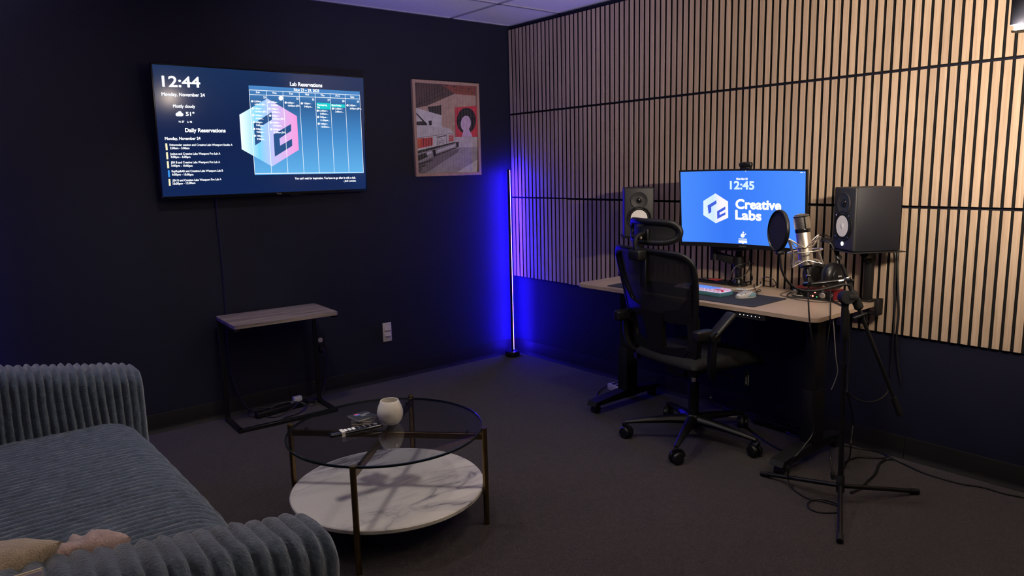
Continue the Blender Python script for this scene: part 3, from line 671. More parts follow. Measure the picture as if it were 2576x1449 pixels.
# ================================================================== COFFEE TABLE
CTX, CTY = -2.146, -1.795; RT = .388
ct = thing('coffee_table', 'round glass coffee table with brass legs and a marble lower shelf', 'table', (CTX, CTY, 0))
MB().lathe([(0, .392), (RT-.002, .392), (RT, .394), (RT, .398), (RT-.002, .400), (0, .400)], 96).build('glass_top', [M_glass], ct, world=False)
MB().lathe([(RT-.003, .3895), (RT+.0008, .3915), (RT+.0008, .3990), (RT-.003, .4003)], 96, closed=True).build('glass_edge', M_glassedge, ct, world=False)
MB().lathe([(0, .140), (RT-.004, .140), (RT, .144), (RT, .156), (RT-.004, .160), (0, .160)], 96).build('marble_shelf', M_marble, ct, world=False)
LR = RT+.013
for k in range(4):
    a = radians(45+90*k-1); x, y = LR*cos(a), LR*sin(a)
    MB().cyl((x, y, 0), (x, y, .400), .0115, n=20).lathe([(0, .4), (.0125, .4), (.0125, .405), (.011, .408), (0, .408)], 20, M=T(x, y, 0)).build('leg', M_brass, ct, world=False)
    MB().cyl((cos(a)*(RT-.055), sin(a)*(RT-.055), .384), (cos(a)*(RT-.055), sin(a)*(RT-.055), .3925), .009, n=14).build('suction_pad', glassy('clear_rubber', (.75, .75, .75), 1.4), ct, world=False)
for k in (0, 1):
    M = Matrix.Rotation(radians(44+90*k), 4, 'Z')
    MB().rbox((0, 0, .372-k*.0005), (2*LR-.01, .016, .024), .001, 1, M=M).build('cross_bar', M_brass, ct, world=False)
    for s in (-1, 1): MB().rbox((s*(RT+.004), 0, .134), (.03, .014, .010), .001, 1, M=M).build('shelf_bracket', M_brass, ct, world=False)
# vase
vz = .4005
vp = at(985, 1071, 2, vz)+V((.012, .028, 0))
vs_ = thing('ceramic_vase', 'small round white glazed vase on the glass table', 'vase', (vp.x, vp.y, vz))
MB().lathe([(0, 0), (.028, 0), (.040, .006), (.049, .022), (.0535, .040), (.0525, .058), (.047, .076), (.039, .094), (.0365, .0985), (.034, .0985), (.0335, .096), (.042, .076), (.047, .058), (.047, .035), (.035, .012), (0, .009)], 56).build('bowl', M_vase, vs_, world=False)
# coasters
M_coaster = mat('coaster_black', (.016, .017, .024), .5); M_coasteredge = mat('coaster_edge', (.50, .45, .40), .6)
M_clogo = mat('coaster_print_white', (.62, .62, .64), .5); M_cred = mat('coaster_print_red', srgb(200, 80, 95), .5); M_cblue = mat('coaster_print_blue', srgb(70, 110, 210), .5)
cs = at(913, 1047, 2, .43)
CSY = [(-.003, -.004, 20), (0, 0, 14), (.006, .003, 4), (.000, .012, -38)]
labs = ['lowest coaster of the small stack beside the white vase', 'second coaster from the bottom of the stack beside the vase', 'third coaster from the bottom of the stack beside the vase', 'top coaster of the stack, black with a printed hexagon logo']
zc = .4005
cth = [.0065, .0065, .0065, .0065]
for k in range(4):
    dx, dy, rz = CSY[k]
    z = zc+.0078*k
    co = thing('coaster', labs[k], 'coaster', (cs.x+dx, cs.y+dy-.005, z), radians(rz+41), group='stack of coasters')
    MB().rbox((0, 0, .0036), (.086, .086, .0072), .001, 1).build('body', M_coasteredge, co, world=False)
    MB().box((0, 0, .0074), (.0855, .0855, .0004)).build('printed_face', M_coaster, co, world=False)
    if k == 3:
        R6 = lambda r, a0=90: [(r*cos(radians(a0+60*i)), r*sin(radians(a0+60*i))) for i in range(6)]
        Mx = T(-.012, .022, 0) @ Matrix.Rotation(radians(90), 4, 'Z')
        hx = MB(); h6 = R6(.013)
        hx.add([(x, y, .0077) for x, y in (h6[0], h6[1], h6[2], h6[3])], [(0, 1, 2, 3)], 0, Mx); hx.add([(x, y, .0077) for x, y in (h6[0], h6[3], h6[4], h6[5])], [(0, 1, 2, 3)], 1, Mx)
        hx.build('logo', [M_cblue, M_cred], co, world=False, smooth=False, recalc=False)
        tx = MB(); Rz = Matrix.Rotation(radians(0), 4, 'Z')
        Mt = T(.004, .010, .0077) @ Matrix.Rotation(radians(-90+90), 4, 'Z')
        fit(tx, 'Creative', (-.008, -.004), (.034, -.004), .010, lambda u, v, w: Mt @ V((u, v, 0)), bold=.0004); fit(tx, 'Labs', (-.008, -.019), (.014, -.019), .010, lambda u, v, w: Mt @ V((u, v, 0)), bold=.0004)
        tx.build('logo_text', M_clogo, co, world=False, smooth=False, recalc=False)
# remote
ra, rb = at(832, 1097, 2, .408), at(957, 1070, 2, .408)
rd = (rb-ra); rl = rd.length; ang = atan2(rd.y, rd.x)
rm = thing('remote_control', 'long black remote control with white keys, in front of the coasters', 'remote', ((ra.x+rb.x)/2, (ra.y+rb.y)/2, .4005), ang)
MB().rbox((0, 0, .009), (rl+.012, .038, .018), .008, 3).build('body', M_blackg, rm, world=False)
for k in range(3): MB().prism(rrect(.012, .026, .005, 3), .0178, .0192, M=T(-rl*.5+.060+.016*k, 0, 0)).build('button', M_white, rm, world=False)
MB().box((-rl*.5+.046, 0, .0095), (.014, .0386, .0192)).build('paper_label', mat('label_white', (.62, .60, .56), .6), rm, world=False)
for k in range(4):
    for j in (-1, 1): MB().cyl((-.01+.022*k, j*.008, .0178), (-.01+.022*k, j*.008, .0190), .0032, n=10).build('button', mat('button_grey', (.25, .25, .26), .4), rm, world=False)
MB().cyl((rl*.5-.022, 0, .0178), (rl*.5-.022, 0, .0192), .009, n=20).build('button', mat('button_ring', (.12, .12, .13), .3), rm, world=False)

# ================================================================== SOFA
SFX = -2.83
sofa = thing('sofa', 'blue grey ribbed plush sofa with two ribbed arms, in the lower left corner', 'sofa', (-3.5, -1.68, 0))
RP = .0335
def ribbed_arm(name, y0, y1, x_front, x_back, top0, slope, seed, RP):
    """an arm running along x; soft vertical ribs wrap over its rounded top"""
    th = (y1-y0)/2; yc = (y0+y1)/2; z0 = .07
    nx = int((x_front-x_back)/RP*9); prof = []
    def profile(zt):
        p = []; r = th*.60
        for k in range(9): p.append((-th, z0+(zt-r-z0)*k/9, -1, 0))
        for k in range(15):
            a = pi-pi*k/14; p.append((cos(a)*r+(th-r)*(-1 if k < 7 else (1 if k > 7 else 0)), zt-r+r*sin(a), cos(a), sin(a)))
        for k in range(9): p.append((th, zt-r-(zt-r-z0)*(k+1)/9, 1, 0))
        return p
    vs = []; n = None; rows_ = 0
    for i in range(nx+1):
        x = x_front-(x_front-x_back)*i/nx
        d = x_front-x; zt = top0+slope*d
        e = sqrt(max(0, 1-(1-min(1, d/.022))**2))           # rounded front end
        amp = .0150*(.35+.65*min(1, d/.05))
        P = profile(zt); n = len(P)
        for j, (y, z, ny, nz) in enumerate(P):
            wob = noise.noise((y*9+seed, z*7, d*3.0))*.010
            rib = abs(sin(pi*(d+wob)/RP))**.65*amp+noise.noise((d*60, z*26+seed, y*26))*.0055
            yy, zz = y+ny*rib, z+nz*rib
            zz2 = z0+(zz-z0)*(.965+.035*e); yy2 = yy*(.78+.22*e)
            vs.append((x+(1-e)*.0, yc+yy2, zz2))
        rows_ += 1
    fs = [(i*n+j, i*n+j+1, (i+1)*n+j+1, (i+1)*n+j) for i in range(rows_-1) for j in range(n-1)]
    fs += [tuple(range(n)), tuple(range((rows_-1)*n, rows_*n))]
    mb = MB(); mb.add(vs, fs); return mb.build(name, M_sofa, sofa, angle=80)
ribbed_arm('arm', -.935, -.74, SFX, -3.92, .590, .17, 1.3, .0295)
ribbed_arm('arm', -2.80, -2.60, SFX, -3.92, .572, .15, 7.7, .0405)
def seat_cushion():
    y0, y1 = -2.62, -.915; xb, xf = -3.80, -2.872; R = .13; zt = .385
    ny = int((y1-y0)/.030*8); prof = []
    L1 = xf-R-xb
    for k in range(26): prof.append((xb+L1*k/25, zt, 0, 1))
    for k in range(1, 12):
        a = pi/2*k/11; prof.append((xf-R+R*sin(a), zt-R+R*cos(a), sin(a), cos(a)))
    for k in range(1, 7): prof.append((xf-.004*k, zt-R-(zt-R-.09)*k/6, 1, 0))
    n = len(prof); vs = []
    for i in range(ny+1):
        y = y0+(y1-y0)*i/ny; t = (y-y0)/(y1-y0); cr = .035*(4*t*(1-t))**.6
        for j, (x, z, nx_, nz_) in enumerate(prof):
            wob = noise.noise((x*5, y*3.2, 4.1))*.016+noise.noise((x*22, y*12, 1.1))*.007
            rib = abs(sin(pi*(y+wob)/.0305))**.72*.0130+noise.noise((x*34, y*60, 2.2))*.0042
            cx = cr*max(0, 1-max(0, (x-(xf-.45))/.45)**2*.3)
            vs.append((x+nx_*(rib+cr*.3), y, z+nz_*rib+cx*max(0, (z-.09)/(zt-.09))))
    fs = [(i*n+j, i*n+j+1, (i+1)*n+j+1, (i+1)*n+j) for i in range(ny) for j in range(n-1)]
    mb = MB(); mb.add(vs, fs); mb.build('seat_cushion', M_sofa, sofa, angle=80)
seat_cushion()
MB().rbox((-3.42, -1.77, .14), (1.06, 1.92, .15), .02, 2).build('base', M_sofa, sofa)
def back_rest():
    vs = []; y0, y1 = -2.66, -.88; ny = int((y1-y0)/RP*8); P = [(-3.72, .36), (-3.74, .55), (-3.77, .72), (-3.81, .79), (-3.88, .82), (-3.96, .79), (-3.99, .70), (-3.99, .10)]
    for i in range(ny+1):
        y = y0+(y1-y0)*i/ny; rib = abs(sin(pi*y/RP))**.65*.012
        for j, (x, z) in enumerate(P): vs.append((x+rib*(1 if j < 4 else (0 if j == 4 else -1)), y, z+(rib if 2 < j < 6 else 0)))
    n = len(P); fs = [(i*n+j, i*n+j+1, (i+1)*n+j+1, (i+1)*n+j) for i in range(ny) for j in range(n-1)]
    MB().add(vs, fs+[tuple(range(n)), tuple(range(ny*n, ny*n+n))]).build('backrest', M_sofa, sofa, angle=80)
back_rest()
for x in (-2.95, -3.85):
    for y in (-.84, -2.70): MB().cyl((x, y, 0), (x, y, .075), .022, .028, 16).build('foot', M_blackm, sofa)
# scatter cushions against the near arm
def pillow(name, label, M, w, h, t, m, seed, crumple=.012):
    vs = []; N = 30
    for s in (1, -1):
        for i in range(N+1):
            for j in range(N+1):
                u, v = -1+2*i/N, -1+2*j/N
                e = max(0, (1-abs(u)**2.6)*(1-abs(v)**2.6))**.5
                pu = 1-.07*(1-v*v); pv = 1-.07*(1-u*u)
                d = noise.noise((u*2.2+seed, v*2.2, s*.7))*crumple*3*e+noise.noise((u*7+seed, v*7, s))*crumple*e
                vs.append((u*w/2*pv, v*h/2*pu, s*(t/2*e)+d))
    k = (N+1)**2; fs = []
    for o in (0, k):
        fs += [(o+i*(N+1)+j, o+i*(N+1)+j+1, o+(i+1)*(N+1)+j+1, o+(i+1)*(N+1)+j) for i in range(N) for j in range(N)]
    mb = MB().add(vs, fs); o = mb.build(name, m, None, angle=120, world=False); o.matrix_world = M
    return o
def lookM(o, n, up):
    z = V(n).normalized(); y = (V(up)-z*V(up).dot(z)).normalized(); return frame(o, y.cross(z), y, z)
o = pillow('scatter_cushion', '', lookM((-3.575, -2.520, .57), (-.15, .55, .83), (.15, -.9, .5)), .40, .40, .15, M_cream, 3.3, .006)
tag(o, 'fuzzy cream cushion lying on the near sofa arm, at the left edge', 'cushion')
o = pillow('scatter_cushion', '', lookM((-3.335, -2.46, .535), (.1, .75, .65), (.1, -.65, .75)), .22, .24, .09, M_pink, 9.1, .016)
tag(o, 'crumpled dusty pink cushion tucked behind the near sofa arm', 'cushion')
# framed board standing outside the near arm
bd = thing('leaning_board', 'pale board with painted violet light and a painted warm-lit top edge, at the lower left corner', 'board', (-3.70, -2.93, 0))
M_board_violet_lit = mat('board_violet_lit', (.72, .68, .90), .5); M_lavd = mat('board_print', (.27, .27, .42), .5); M_edge_warm_lit = mat('board_edge_warm_lit', (.80, .70, .46), .5)  # violet light painted into the face, warm lamplight into the edge
MB().box((-3.70, -2.9265, .39), (.57, .003, .78)).build('panel', M_edge_warm_lit, bd)
MB().box((-3.70, -2.929, .389), (.568, .002, .776)).build('face', M_board_violet_lit, bd)
MB().prism(rrect(.50, .68, .03, 5), 0, .001, M=frame((-3.70, -2.930, .415-.036), (1, 0, 0), (0, 0, 1), (0, -1, 0))).build('printed_panel', M_lavd, bd)

# ================================================================== DESK
ZD = .757
dk = thing('standing_desk', 'pale wood standing desk on black steel legs, along the slat wall', 'desk', (-.32, -2.045, 0))
DX0, DX1, DY0, DY1 = -.615, -.018, -2.775, -1.325
MB().prism(rrect(DX1-DX0, DY1-DY0, .045, 8, (DX0+DX1)/2, (DY0+DY1)/2), ZD-.018, ZD).build('desktop', M_desk, dk)
for y in (-1.44, -2.61):
    MB().rbox((-.30, y, .40), (.085, .055, .66), .004, 2).rbox((-.30, y, .21), (.10, .068, .28), .004, 2).build('column', M_blackm, dk)
    fo = MB(); fo.prism([(-.615, .050), (-.60, .074), (-.36, .094), (-.24, .094), (-.05, .074), (-.035, .050)], -.034, .034, M=frame((0, y, 0), (1, 0, 0), (0, 0, 1), (0, -1, 0))); fo.build('foot', M_blackm, dk)
    MB().rbox((-.30, y, .730), (.50, .055, .018), .002, 1).build('top_bracket', M_blackm, dk)
    for x in (-.575, -.075):
        c_ = MB().cyl((x, y-.018, .024), (x, y+.018, .024), .024, n=20).rbox((x, y, .042), (.03, .044, .016), .003, 1).build('caster', M_black, dk)
MB().rbox((-.30, -2.025, .715), (.07, 1.12, .028), .003, 1).build('crossbar', M_blackm, dk)
cp = MB().prism(rrect(.155, .024, .006, 4), 0, .055, M=frame((-.615, -2.455, .724), (0, -1, 0), (0, 0, 1), (1, 0, 0))).build('control_panel', M_blackm, dk)
M_dot = emis('indicator_white', (1, .95, .9), 1.3)
for k in range(6): MB().cyl((-.6152, -2.405-.02*k, .727), (-.6165, -2.405-.02*k, .727), .0022, n=8).build('indicator', M_dot, dk)
MB().rbox((-.40, -2.30, .728), (.05, .10, .022), .003, 1).build('power_box', M_black, dk)

# desk pad
mp_ = MB()
pa = [at(x, y, 2, ZD+.0015) for x, y in ((1525, 719), (1895, 773), (1983, 752), (1610, 704))]
cx_, cy_ = (pa[0]+pa[2])/2, 0
pc_ = (pa[0]+pa[1]+pa[2]+pa[3])/4; pd = (pa[1]-pa[0]).normalized(); wl = (pa[1]-pa[0]).length; wd_ = .30
pang = atan2(pd.y, pd.x)
Mpad = T((pa[0].x+pa[1].x)/2+ -pd.y*wd_/2, (pa[0].y+pa[1].y)/2+pd.x*wd_/2, ZD) @ Matrix.Rotation(pang, 4, 'Z')
o = MB().prism(rrect(wl, wd_, .016, 5), .0002, .0032).build('desk_pad', mat('desk_pad_cloth', (.020, .023, .032), .8, bump=.3, bscale=900), world=False); o.matrix_world = Mpad
tag(o, 'long dark slate desk pad under the keyboard and mouse', 'desk pad')
ZP = ZD+.0034
# keyboard: 60 percent board, teal case, translucent lit keys
kf, kb = at(1811.4, 749, 2, ZP), at(1842, 743, 2, ZP); kdir = V((-1, 0, 0))
kr = atan2((kb-kf).y, (kb-kf).x)          # depth direction of the board
KW, KD = .300, .105
xw = V((sin(kr), -cos(kr), 0)); yd = V((cos(kr), sin(kr), 0))
KM = frame(kf-xw*KW/2+yd*KD/2, xw, yd, (0, 0, 1))
kbd = thing('keyboard', 'small teal keyboard with pink white lit keys, on the desk pad', 'keyboard', M=KM)
MB().rbox((0, 0, .011), (KW, KD, .022), .003, 2).build('case', mat('teal_plastic', (.10, .27, .32), .4), kbd, world=False)
MB().box((0, 0, .0222), (KW-.008, KD-.008, .0012)).build('lit_plate', emis('key_backlight', srgb(240, 205, 245), 1.1), kbd, world=False)
def keycap(w):
    mb = MB(); a = (.0156+.019*(w-1)); b = .0156; t, u = a-.0045, b-.0045
    mb.add([(-a/2, -b/2, 0), (a/2, -b/2, 0), (a/2, b/2, 0), (-a/2, b/2, 0), (-t/2, -u/2, .0095), (t/2, -u/2, .0095), (t/2, u/2, .0095), (-t/2, u/2, .0095)],
           [(3, 2, 1, 0), (4, 5, 6, 7), (0, 1, 5, 4), (1, 2, 6, 5), (2, 3, 7, 6), (3, 0, 4, 7)]); return mb
M_keyw = mat('key_pink_white', (.74, .62, .70), .4, emit=srgb(190, 135, 190), es=.35); M_keyb = mat('key_blue', (.20, .36, .66), .4, emit=srgb(70, 120, 230), es=.55); M_keyr = mat('key_red', (.55, .05, .10), .4, emit=srgb(150, 10, 40), es=.3)
KL = [[1]*13+[2], [1.5]+[1]*12+[1.5], [1.75]+[1]*11+[2.25], [2.25]+[1]*10+[2.75], [1.25, 1.25, 1.25, 6.25, 1.25, 1.25, 1.25, 1.25]]
KME = {}
for r_, row in enumerate(KL):
    x = -.1425; y = .038-.019*r_
    for i, w in enumerate(row):
        edge = r_ == 4 or i in (0, len(row)-1) or (i >= len(row)-2 and r_ < 4) or r_ == 0 and i == 0
        m = M_keyr if (r_ == 3 and i == len(row)-1) else (M_keyw if edge else M_keyb)
        key = (w, m.name); xx = x+.019*w/2
        if key not in KME:
            o = keycap(w).build('key', m, kbd, world=False, smooth=False); KME[key] = o.data
        else:
            o = bpy.data.objects.new('key', KME[key]); C.objects.link(o); o.parent = kbd
        o.location = (xx, y, .0232); x += .019*w
# mouse
m0, m1 = at(1847, 752, 2, ZP), at(1906, 744, 2, ZP); md = (m1-m0); ml_ = .122
mang = atan2(md.y, md.x)
ms = thing('mouse', 'white honeycomb gaming mouse with a teal side, on the desk pad', 'mouse', M=T((m0.x+m1.x)/2, (m0.y+m1.y)/2, ZP) @ Matrix.Rotation(mang, 4, 'Z'))
def mouse_shell():
    vs = []; nu, nv = 120, 64
    for i in range(nu+1):
        t = i/nu; x = -ml_/2+ml_*t
        w = .031*(1-abs(2*t-1)**3.2)**.5*(.92+.08*cos(2*pi*t*1.5)); h = .035*(max(0, sin(pi*min(1, (t**1.12*.84+.12)))))**.8
        if i in (0, nu): w = max(w, .004)
        for j in range(nv+1):
            a = pi*j/nv; vs.append((x, w*cos(a)*(1 if True else 1), h*abs(sin(a))**.7+.001))
    n = nv+1
    return vs, [(i*n+j, i*n+j+1, (i+1)*n+j+1, (i+1)*n+j) for i in range(nu) for j in range(nv)]+[tuple(range(n)), tuple(range(nu*n, nu*n+n))]
vs, fs = mouse_shell()
M_mw = mat('mouse_white', (.68, .66, .62), .4); M_mt = mat('mouse_teal', (.22, .40, .44), .4)
mb = MB().add(vs, fs)
for k, f in enumerate(mb.f):
    if len(f) == 4:
        c = sum((mb.v[i] for i in f), V())/4
        if c.y < -.014 and -.012 < c.x < .054 and .004 < c.z < .010+.016*min(1, max(0, (c.x+.012)/.026)): mb.mi[k] = 1
mb.build('shell', [M_mw, M_mt], ms, world=False, angle=60)
hm = MB()
for i in range(9):
    for j in range(-3, 4):
        x = -.046+.0075*i; y = .0075*j+(.0037 if i % 2 else 0)
        t = (x+ml_/2)/ml_; w = .031*(1-abs(2*t-1)**3.2)**.5; h = .035*(sin(pi*min(1, (t**1.12*.84+.12))))**.8
        if abs(y) > w*.66 or x > .014+.004*abs(j): continue
        def sz(xx, yy):
            tt = (xx+ml_/2)/ml_; ww = .031*(1-abs(2*tt-1)**3.2)**.5*(.92+.08*cos(2*pi*tt*1.5)); hh = .035*(sin(pi*min(1, (tt**1.12*.84+.12))))**.8
            c = max(-1, min(1, yy/ww)); return hh*(1-c*c)**.35+.0016
        hm.add([(x+.0026*cos(q*pi/3), y+.0026*sin(q*pi/3), sz(x+.0026*cos(q*pi/3), y+.0026*sin(q*pi/3))) for q in range(6)], [tuple(range(6))])
hm.build('vent_holes', mat('mouse_hole', (.02, .02, .02), .8), ms, world=False)['kind'] = 'stuff'
cable('mouse_cable', [at(1905, 741, 2, ZP+.008), at(1903, 733, 2, ZD+.010), at(1900, 727, 2, ZD+.012), at(1897, 718, 2, ZD+.005), at(1905, 709, 2, ZD+.004), at(1902, 702, 2, ZD+.006)], .0022, 'thin black cable curling from the front of the white mouse')
cable('mouse_cable_loop', [at(1903, 735, 2, ZD+.012), at(1908, 729, 2, ZD+.014), at(1914, 730, 2, ZD+.014), at(1912, 733, 2, ZD+.012), at(1906, 733, 2, ZD+.008)], .0022, 'small curl of black cable above the white mouse')
cable('keyboard_cable', [at(1836, 727, 2, ZD+.012), at(1850, 728, 2, ZD+.007), at(1868, 728.5, 2, ZD+.007), at(1890, 727, 2, ZD+.007), at(1908, 721, 2, ZD+.007), at(1916, 715, 2, ZD+.012)], .0042, 'thick cream braided cable running from the keyboard along the desk', m=mat('cream_cable', (.62, .56, .46), .5))
ko = MB().cyl(at(1852, 728, 2, ZD+.0085), at(1876, 728.5, 2, ZD+.0085), .0065, n=14).build('cable_connector', M_chrome); tag(ko, 'chrome barrel connector on the cream keyboard cable', 'connector')

# ================================================================== MONITOR, ARM, WEBCAM
mth, mpi, mro = 3.268, .091, -.010
mO = V((-.216, -2.145, 1.182)); MW, MH = .69, .4085; MR = 1.5
_n = V((cos(mth)*cos(mpi), sin(mth)*cos(mpi), -sin(mpi))); _s = V((-sin(mth), cos(mth), 0)); _u = _n.cross(_s)
_s, _u = _s*cos(mro)+_u*sin(mro), _u*cos(mro)-_s*sin(mro)
MM = frame(mO, _s, _u, _n)
def mpt(u, v, w=0.): 
    a = u/MR; return mO+_s*((MR-w)*sin(a))+_n*(MR-(MR-w)*cos(a))+_u*v
def muv(px, py):
    off = 0
    for _ in range(5):
        p = onplane(px, py, mO+_n*off, _n)-mO; s_ = max(-1, min(1, p.dot(_s)/MR)); u = MR*math.asin(s_); off = MR*(1-cos(u/MR))
    return u, p.dot(_u)
mon = thing('monitor', 'curved desktop monitor showing a blue clock and logo screen, on the desk', 'monitor', M=MM)
def curved(u0, u1, v0, v1, w0, w1, n=24):
    vs = []; 
    for i in range(n+1):
        u = u0+(u1-u0)*i/n; vs += [mpt(u, v0, w0), mpt(u, v1, w0), mpt(u, v1, w1), mpt(u, v0, w1)]
    fs = [(4*i+a, 4*i+(a+1) % 4, 4*i+4+(a+1) % 4, 4*i+4+a) for i in range(n) for a in range(4)]
    return MB().add(vs, fs+[(0, 1, 2, 3), (4*n, 4*n+1, 4*n+2, 4*n+3)])
hw, hh = MW/2, MH/2
hs_ = curved(-hw, hw, -hh, hh, -.010, -.002); hs2 = curved(-.27, .27, -.15, .15, -.038, -.009); hs_.add(hs2.v, hs2.f); hs_.build('housing', M_blackm, mon)
for a in ((-hw, hw, hh-.008, hh), (-hw, hw, -hh, -hh+.022), (-hw, -hw+.007, -hh+.022, hh-.008), (hw-.007, hw, -hh+.022, hh-.008)):
    curved(*a, -.003, .003, 24 if a[1]-a[0] > .1 else 1).build('bezel', M_black, mon)
def msheet(uv, m, name, w=.0002, n=30):
    pass
N_ = 30; mb = MB()
for i in range(N_):
    ua, ub = -hw+.006+(MW-.012)*i/N_, -hw+.006+(MW-.012)*(i+1)/N_
    mb.sheet([mpt(ua, -hh+.021), mpt(ub, -hh+.021), mpt(ub, hh-.007), mpt(ua, hh-.007)])
mb.build('screen', emis_ramp('desktop_blue', 0, [(0, srgb(74, 142, 255)), (.35, srgb(56, 122, 248)), (.6, srgb(62, 130, 252)), (1, srgb(76, 146, 255))], 1.0, True), mon)
MX = lambda x, y: (1400+x/3.622, 380+y/3.622)
def mline(mb, txt, x0, y0, x1, y1, cappx, bold=0, w=.0014):
    a, b = muv(*MX(x0, y0)), muv(*MX(x1, y1)); c = muv(*MX(x0, y0-cappx)); fit(mb, txt, a, b, abs(c[1]-a[1]), mpt, 0, w, bold=bold)
M_mtxt = emis('desktop_white', (1, 1, 1), 1.2); M_mclk = emis('desktop_pale', srgb(214, 240, 255), 1.05)
mb = MB(); mline(mb, 'Mon Nov 24', 1641, 262, 1741, 262, 17, .0009); mb.build('date_text', M_mtxt, mon, smooth=False, recalc=False)
mb = MB(); mline(mb, '12:45', 1584, 345, 1800, 349, 70, .0020); mb.build('clock_text', M_mclk, mon, smooth=False, recalc=False)
mb = MB(); mline(mb, 'Creative', 1636, 522, 2044, 538, 80, .0027); mline(mb, 'Labs', 1634, 620, 1864, 632, 80, .0027); mb.build('logo_text', M_mtxt, mon, smooth=False, recalc=False)
def mpoly(mb, pts, w, cc=MX): mb.sheet([mpt(*muv(*cc(*p)), w) for p in pts])
mb = MB(); mpoly(mb, [(1448, 385), (1563, 460), (1565, 607), (1452, 658), (1338, 583), (1338, 455)], .0008)
mb.build('logo_hexagon', emis_ramp('desktop_logo', 0, [(0, srgb(225, 242, 255)), (.4, srgb(205, 232, 255)), (.7, srgb(250, 240, 252)), (1, srgb(255, 246, 255))], 1.05), mon, smooth=False, recalc=False)
mb = MB(); mpoly(mb, [(1378, 496), (1458, 447), (1460, 478), (1412, 508), (1413, 555), (1388, 572)], .0034); mpoly(mb, [(1465, 548), (1540, 504), (1541, 530), (1487, 562), (1489, 582), (1541, 556), (1542, 578), (1467, 618)], .0034)
mb.build('logo_letters', emis('desktop_letter', srgb(66, 96, 225), 1.0), mon, smooth=False, recalc=False)
def mbit(name, *polys):
    mb = MB()
    for p in polys: mpoly(mb, p, .0012)
    mb.build(name, M_mtxt, mon, smooth=False, recalc=False)
dsc = lambda x, y, r: [(x+r*cos(2*pi*k/18), y-r*sin(2*pi*k/18)) for k in range(18)]
mbit('avatar_disc', dsc(1697, 769, 19)); mbit('avatar_disc', dsc(1703, 741, 8)); mbit('avatar_disc', dsc(1723, 757, 6)); mbit('camera_dot', dsc(1725, 180, 5))
for q in ((1660, 797, 1735, 803), (1659, 812, 1736, 826), (1658, 828, 1738, 835), (1690, 836, 1706, 842)): mbit('login_bar', [(q[0], q[1]), (q[2], q[1]+3), (q[2], q[3]+3), (q[0], q[3])])
mbit('status_icon', [(2222, 191), (2246, 192), (2246, 199), (2222, 198)]); mbit('status_icon', dsc(2260, 196, 4))
mb = MB(); fit(mb, 'acer', (-.020, -hh+.008), (.020, -hh+.008), .0085, mpt, w=.0036); mb.build('maker_badge', mat('badge_dark', (.16, .16, .17), .3), mon, smooth=False, recalc=False)
# arm: pole clamped at the rear edge, folded two-piece arm
pb = V((-.075, -2.035, ZD))
arm = thing('pole_stand', 'black pole and folded arm holding the curved monitor, at the rear desk edge', 'stand', pb)
MB().lathe([(0, 0), (.052, 0), (.052, .008), (.030, .016), (.024, .035), (0, .035)], 32, M=T(*pb)).build('base', M_blackg, arm)
MB().cyl(pb+V((0, 0, .03)), pb+V((0, 0, .40)), .0185, n=24).build('pole', M_blackg, arm)
el = atd(1797, 640, 4.02)
Ca = pb+V((0, 0, .128))
MB().cyl(Ca-V((0, 0, .03)), Ca+V((0, 0, .03)), .030, n=24).build('collar', M_black, arm)
ad_ = (el-Ca); 
MA = axis_frame((Ca+el)/2, (0, 0, 1), ad_)
def bar(p, q, w, h, r=.004):
    d = (q-p); M = frame((p+q)/2, d.normalized(), V((0, 0, 1)).cross(d.normalized()).normalized(), d.normalized().cross(V((0, 0, 1)).cross(d.normalized()).normalized()))
    return MB().rbox((0, 0, 0), (d.length, w, h), r, 2, M=M)
bar(Ca, el, .028, .045).build('lower_arm', M_blackm, arm)
MB().cyl(el-V((0, 0, .03)), el+V((0, 0, .055)), .022, n=20).build('elbow_joint', M_black, arm)
vb = mO-_n*.045
bar(el+V((0, 0, .04)), V((vb.x, vb.y, el.z+.06)), .026, .035).build('upper_arm', M_blackm, arm)
MB().rbox((0, -.02, -.037), (.11, .12, .012), .003, 1, M=MM).cyl(vb-_n*.0, V((vb.x, vb.y, el.z+.05)), .02, n=16).build('monitor_bracket', M_blackm, arm)
# webcam
wp = mpt(.0, hh+.004)
wuv = muv(1875, 428); wp = mpt(wuv[0], hh, -.010)
wc = thing('webcam', 'small black webcam perched on top of the monitor', 'webcam', M=frame(wp, _s, _u, _n))
MB().rbox((0, .022, .004), (.070, .026, .026), .010, 3).build('body', M_black, wc, world=False)
MB().cyl((0, .022, .016), (0, .022, .021), .010, n=20).build('lens', M_blackg, wc, world=False)
MB().rbox((0, .005, .002), (.055, .010, .032), .003, 1).rbox((0, -.010, -.022), (.03, .03, .006), .002, 1).build('clip', M_black, wc, world=False)
